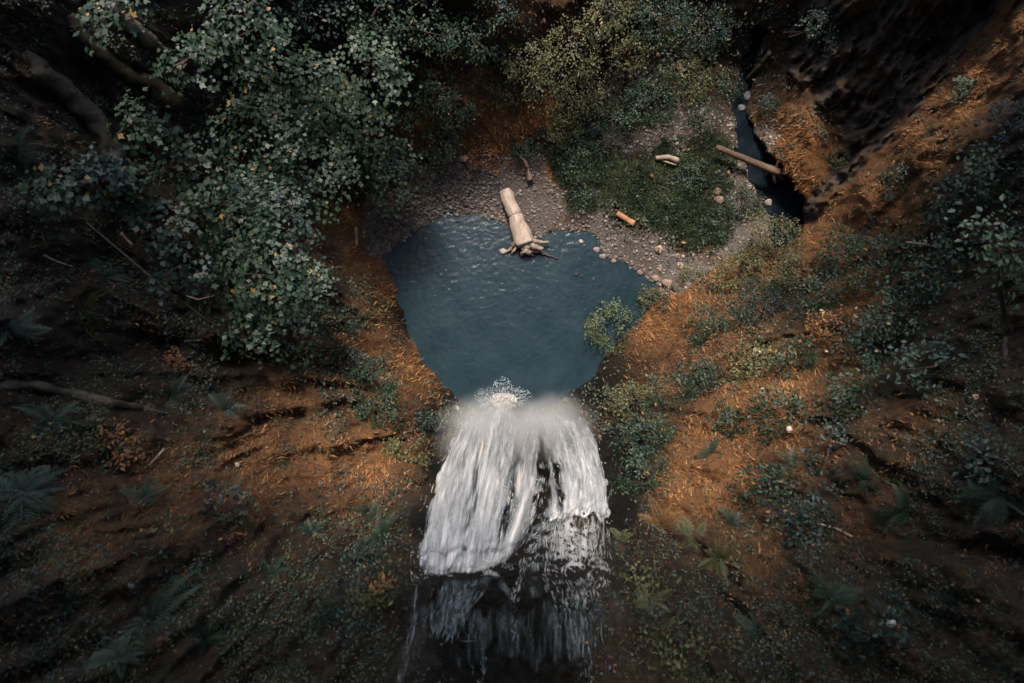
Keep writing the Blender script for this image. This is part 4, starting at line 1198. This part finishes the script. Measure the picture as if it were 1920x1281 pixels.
log_thing("ravine_log", [(1395,155),(1415,135),(1432,112)], (.5, .8, 1.0), .13, .16, MOSSG, "rotting log slanting in the dark ravine above the creek", seed=24)
log_thing("ravine_branch", [(1458,74),(1485,75),(1512,76)], (.8, .9, .6), .07, .06, BROWNW, "bare branch lying level in the dark ravine near the dead trunk", "branch", 6, 25)
log_thing("ledge_branch", [(1675,462),(1700,466),(1730,470)], (.9, 1.0, .9), .06, .05, GREYW, "pale bare stick in front of the orange ledge on the east slope", "branch", 6, 26)
log_thing("ledge_branch", [(1520,975),(1550,982),(1585,1000)], (.5, .6, .4), .045, .03, GREYW, "pale thin stick among dark ferns on the lower east slope", "branch", 6, 27)
log_thing("mossy_rib", [(-40,722),(60,722),(130,738),(200,755),(265,765),(300,780)], (.0, .02, .0, .0, -.04, -.1),   .18, .13, MOSSG, "long mossy root rib running across the dark west slope", "root", 10, 28, rough=.45, n=44, part="root")
# the thin dark tree of the east slope
t = tree(1880, 470, 74, 5.0, "teal", "thin dark stemmed tree standing at the east edge of the slope", "thin_tree", .5, .2, .6, None, LEAF_S, True, .12)
p = np.array([ground(1892, 690, -.1), at(1885, 600, 20.6), at(1872, 520, 22.5), at(1868, 440, 23.5)]); o_ = np.array(t.location)
V, F_ = jit_tube(resample(p, 14) - o_, np.linspace(.11, .05, 14), 7, 29, .1)
build("stem", V, F_, BARK, t, shade=True)

def stone(px, py, rpx, col, label, lift=0.0, name="stone", flat=.5, group=None):
    _seed[0] += 1; r = np.random.default_rng(_seed[0])
    p = ground(px, py); p[2] = max(p[2], -0.02)
    R = rpx * scale_at(p)
    v = ICO; f = ICF
    mid = {}; V = list(v); F2 = []
    def m(a, b):
        k = (min(a, b), max(a, b))
        if k not in mid: mid[k] = len(V); V.append(norm((V[a] + V[b])[None])[0])
        return mid[k]
    for a, b, c in f:
        x, y, z = m(a, b), m(b, c), m(c, a); F2 += [(a, x, z), (b, y, x), (c, z, y), (x, y, z)]
    V = np.array(V); V = V * (1 + .38 * fbm(V + _seed[0], 1.4, 3, _seed[0] % 50)[:, None]) * R * np.array([r.uniform(.85, 1.25), r.uniform(.8, 1.1), flat])
    t = NT("stone"); co = t.new("ShaderNodeTexCoord").outputs["Object"]
    t.set(Base_Color=t.mix(t.ramp(t.noise(4, 5, .65, co), [(.35, 0.), (.65, 1.)]), tuple(x * .4 for x in col), tuple(x * .8 for x in col)), Roughness=.85)
    t.bump(t.noise(14, 4, .6, co), .5, .03)
    o = build(name, V, np.array(F2), t.m); o.location = p + np.array([0, 0, R * .12 + lift])
    tag(o, label, "stone", group)
    return o
SG = "stones on the shore and in the water"
for px, py, rpx, col, label in [
 (1235, 467, 8, (.42, .29, .23), "largest pinkish stone alone on the gravel beach"),
 (1275, 499, 6, (.45, .32, .25), "pale pink stone near the lower end of the gravel beach"),
 (1270, 480, 5, (.34, .21, .15), "small reddish stone just above the pale pink one on the gravel"),
 (1088, 454, 4, (.50, .45, .42), "small pale stone poking out of the water off the gravel point"),
 (944, 474, 6, (.46, .41, .38), "pale stone in the water beside the roots of the driftwood log"),
 (1237, 505, 5, (.36, .22, .17), "reddish stone near the water's edge of the gravel beach"),
 (1252, 532, 9, (.28, .20, .15), "brown boulder at the tip of the gravel beach by the water"),
 (1268, 540, 10, (.10, .075, .06), "dark boulder where the gravel beach meets the orange rim"),
 (1292, 535, 8, (.20, .14, .10), "brown boulder tucked under the orange rim"),
 (1228, 522, 7, (.36, .25, .19), "pinkish boulder at the waterline of the gravel beach"),
 (1438, 382, 7, (.34, .26, .21), "pale stone standing in the dark creek"),
 (1404, 351, 5, (.46, .37, .32), "whitish stone at the edge of the dark creek under the log"),
 (1350, 375, 9, (.34, .22, .17), "pinkish boulder between the grass and the greyish bush"),
 (1345, 360, 8, (.30, .20, .155), "reddish boulder above the pinkish one beside the grass"),
 (1400, 183, 8, (.14, .15, .16), "grey boulder in the dark ravine of the creek"),
 (1388, 205, 6, (.12, .13, .14), "grey boulder below the bigger one in the dark ravine"),
 (1370, 235, 5, (.26, .23, .22), "pale pebble sized stone on the bank of the dark ravine"),
 (1250, 410, 6, (.30, .27, .23), "grey stone lying in the grass uphill of the gravel"),
 (1092, 397, 5, (.36, .33, .31), "pale grey stone under the low bush on the gravel"),
 (1118, 470, 5, (.34, .26, .22), "pinkish stone at the waterline of the gravel point"),
 (1130, 482, 6, (.36, .27, .22), "pinkish waterline stone one step further along from the gravel point"),
 (1150, 490, 5, (.32, .23, .18), "brownish waterline stone between the gravel point and the boulders"),
 (1200, 512, 6, (.30, .19, .14), "rust coloured waterline stone beside the pinkish boulder"),
 (840, 402, 5, (.20, .20, .20), "grey stone where the pool narrows at its far end"),
 (800, 420, 5, (.075, .07, .07), "dark stone at the waterline below the pale leafy bush"),
 (775, 432, 6, (.09, .08, .075), "dark stone at the waterline nearest the post"),
 (870, 298, 9, (.24, .165, .12), "brown boulder on the slope above the far shore"),
 (1078, 518, 4, (.03, .035, .04), "small black stone breaking the water in mid pool"),
 (858, 417, 4, (.05, .055, .06), "small black stone in the shallows of the far shore"),
 (1480, 805, 7, (.62, .56, .50), "white stone shining on the orange patch of the east slope"),
 (1672, 1170, 9, (.50, .50, .48), "white toadstool like stone on the dark lower east slope"),
 (855, 766, 5, (.50, .46, .40), "pale stone on the wet black rock west of the splash"),
 (443, 873, 6, (.50, .42, .36), "pale stone on the top of the brown bank"),
 (245, 1097, 5, (.40, .38, .34), "small pale stone on the dark slope beside the bright green fern"),
 (1830, 745, 7, (.45, .28, .18), "pale orange stone under the thin dark tree"),
]:
    stone(px, py, rpx, col, label, group=SG if py < 545 else None)

# unseen canopy ring, added above the view to shade the outer gorge walls
r = np.random.default_rng(91)
Vs, Fs, off = [], [], 0
RIM = leaf_mat("shade_canopy_leaves", [(0, (.010, .022, .018)), (1, (.05, .08, .055))], 0.12)
n = 52000
a = r.uniform(0, 2 * math.pi, n); rr = 4 + 27 * r.random(n) ** 0.6 
rr = rr + 2.5 * np.sin(a * 5 + 1) + 1.5 * np.sin(a * 9)
P = np.stack([rr * np.cos(a) * 1.25, rr * np.sin(a), 38 + 14 * r.random(n)], 1)
keep = np.hypot(P[:, 0], P[:, 1]) > 5.5
clear = (P[:, 0] > -16 + 2 * np.sin(P[:, 1])) & (P[:, 0] < 14 + 1.5 * np.sin(P[:, 1] * 1.3)) & (P[:, 1] > 9.2 + 1.2 * np.sin(P[:, 0] * .9)) & (P[:, 1] < 52)  # gap shaped so the sun reaches the pool and inner slopes
keep &= ~clear & ~((np.hypot(P[:, 0], P[:, 1]) < 12) & (P[:, 2] < 42.5))
P = P[keep]
V, Fc, k = scatter(LEAF_S, P, np.array([0, 0, 1.]) + .6 * r.standard_normal(P.shape), 0.9 + .9 * r.random(len(P)), r=r)
rim = empty("shade_canopy", (0, 0, 30)); tag(rim, kind="stuff")
build("crown", V - np.array([0, 0, 30.]), Fc, RIM, rim, {"rnd": np.repeat(r.random(len(P)), k)})
ang = np.linspace(0, 2 * math.pi, 26, endpoint=False) + r.normal(0, .06, 26)
ln = np.stack([np.cos(ang) * r.uniform(24, 34, 26) * 1.2, np.sin(ang) * r.uniform(24, 34, 26)], 1)
T = np.stack([np.concatenate([np.repeat(ln[:, None], 6, 1), np.broadcast_to(np.linspace(22, 50, 6)[None, :, None], (26, 6, 1))], 2)], 0)[0]
V, q = tubes(T, np.broadcast_to(np.linspace(.5, .15, 6)[None], (26, 6)), 7)
build("trunk", V - np.array([0, 0, 30.]), q, BARK, rim)  # trunks added under the shading canopy
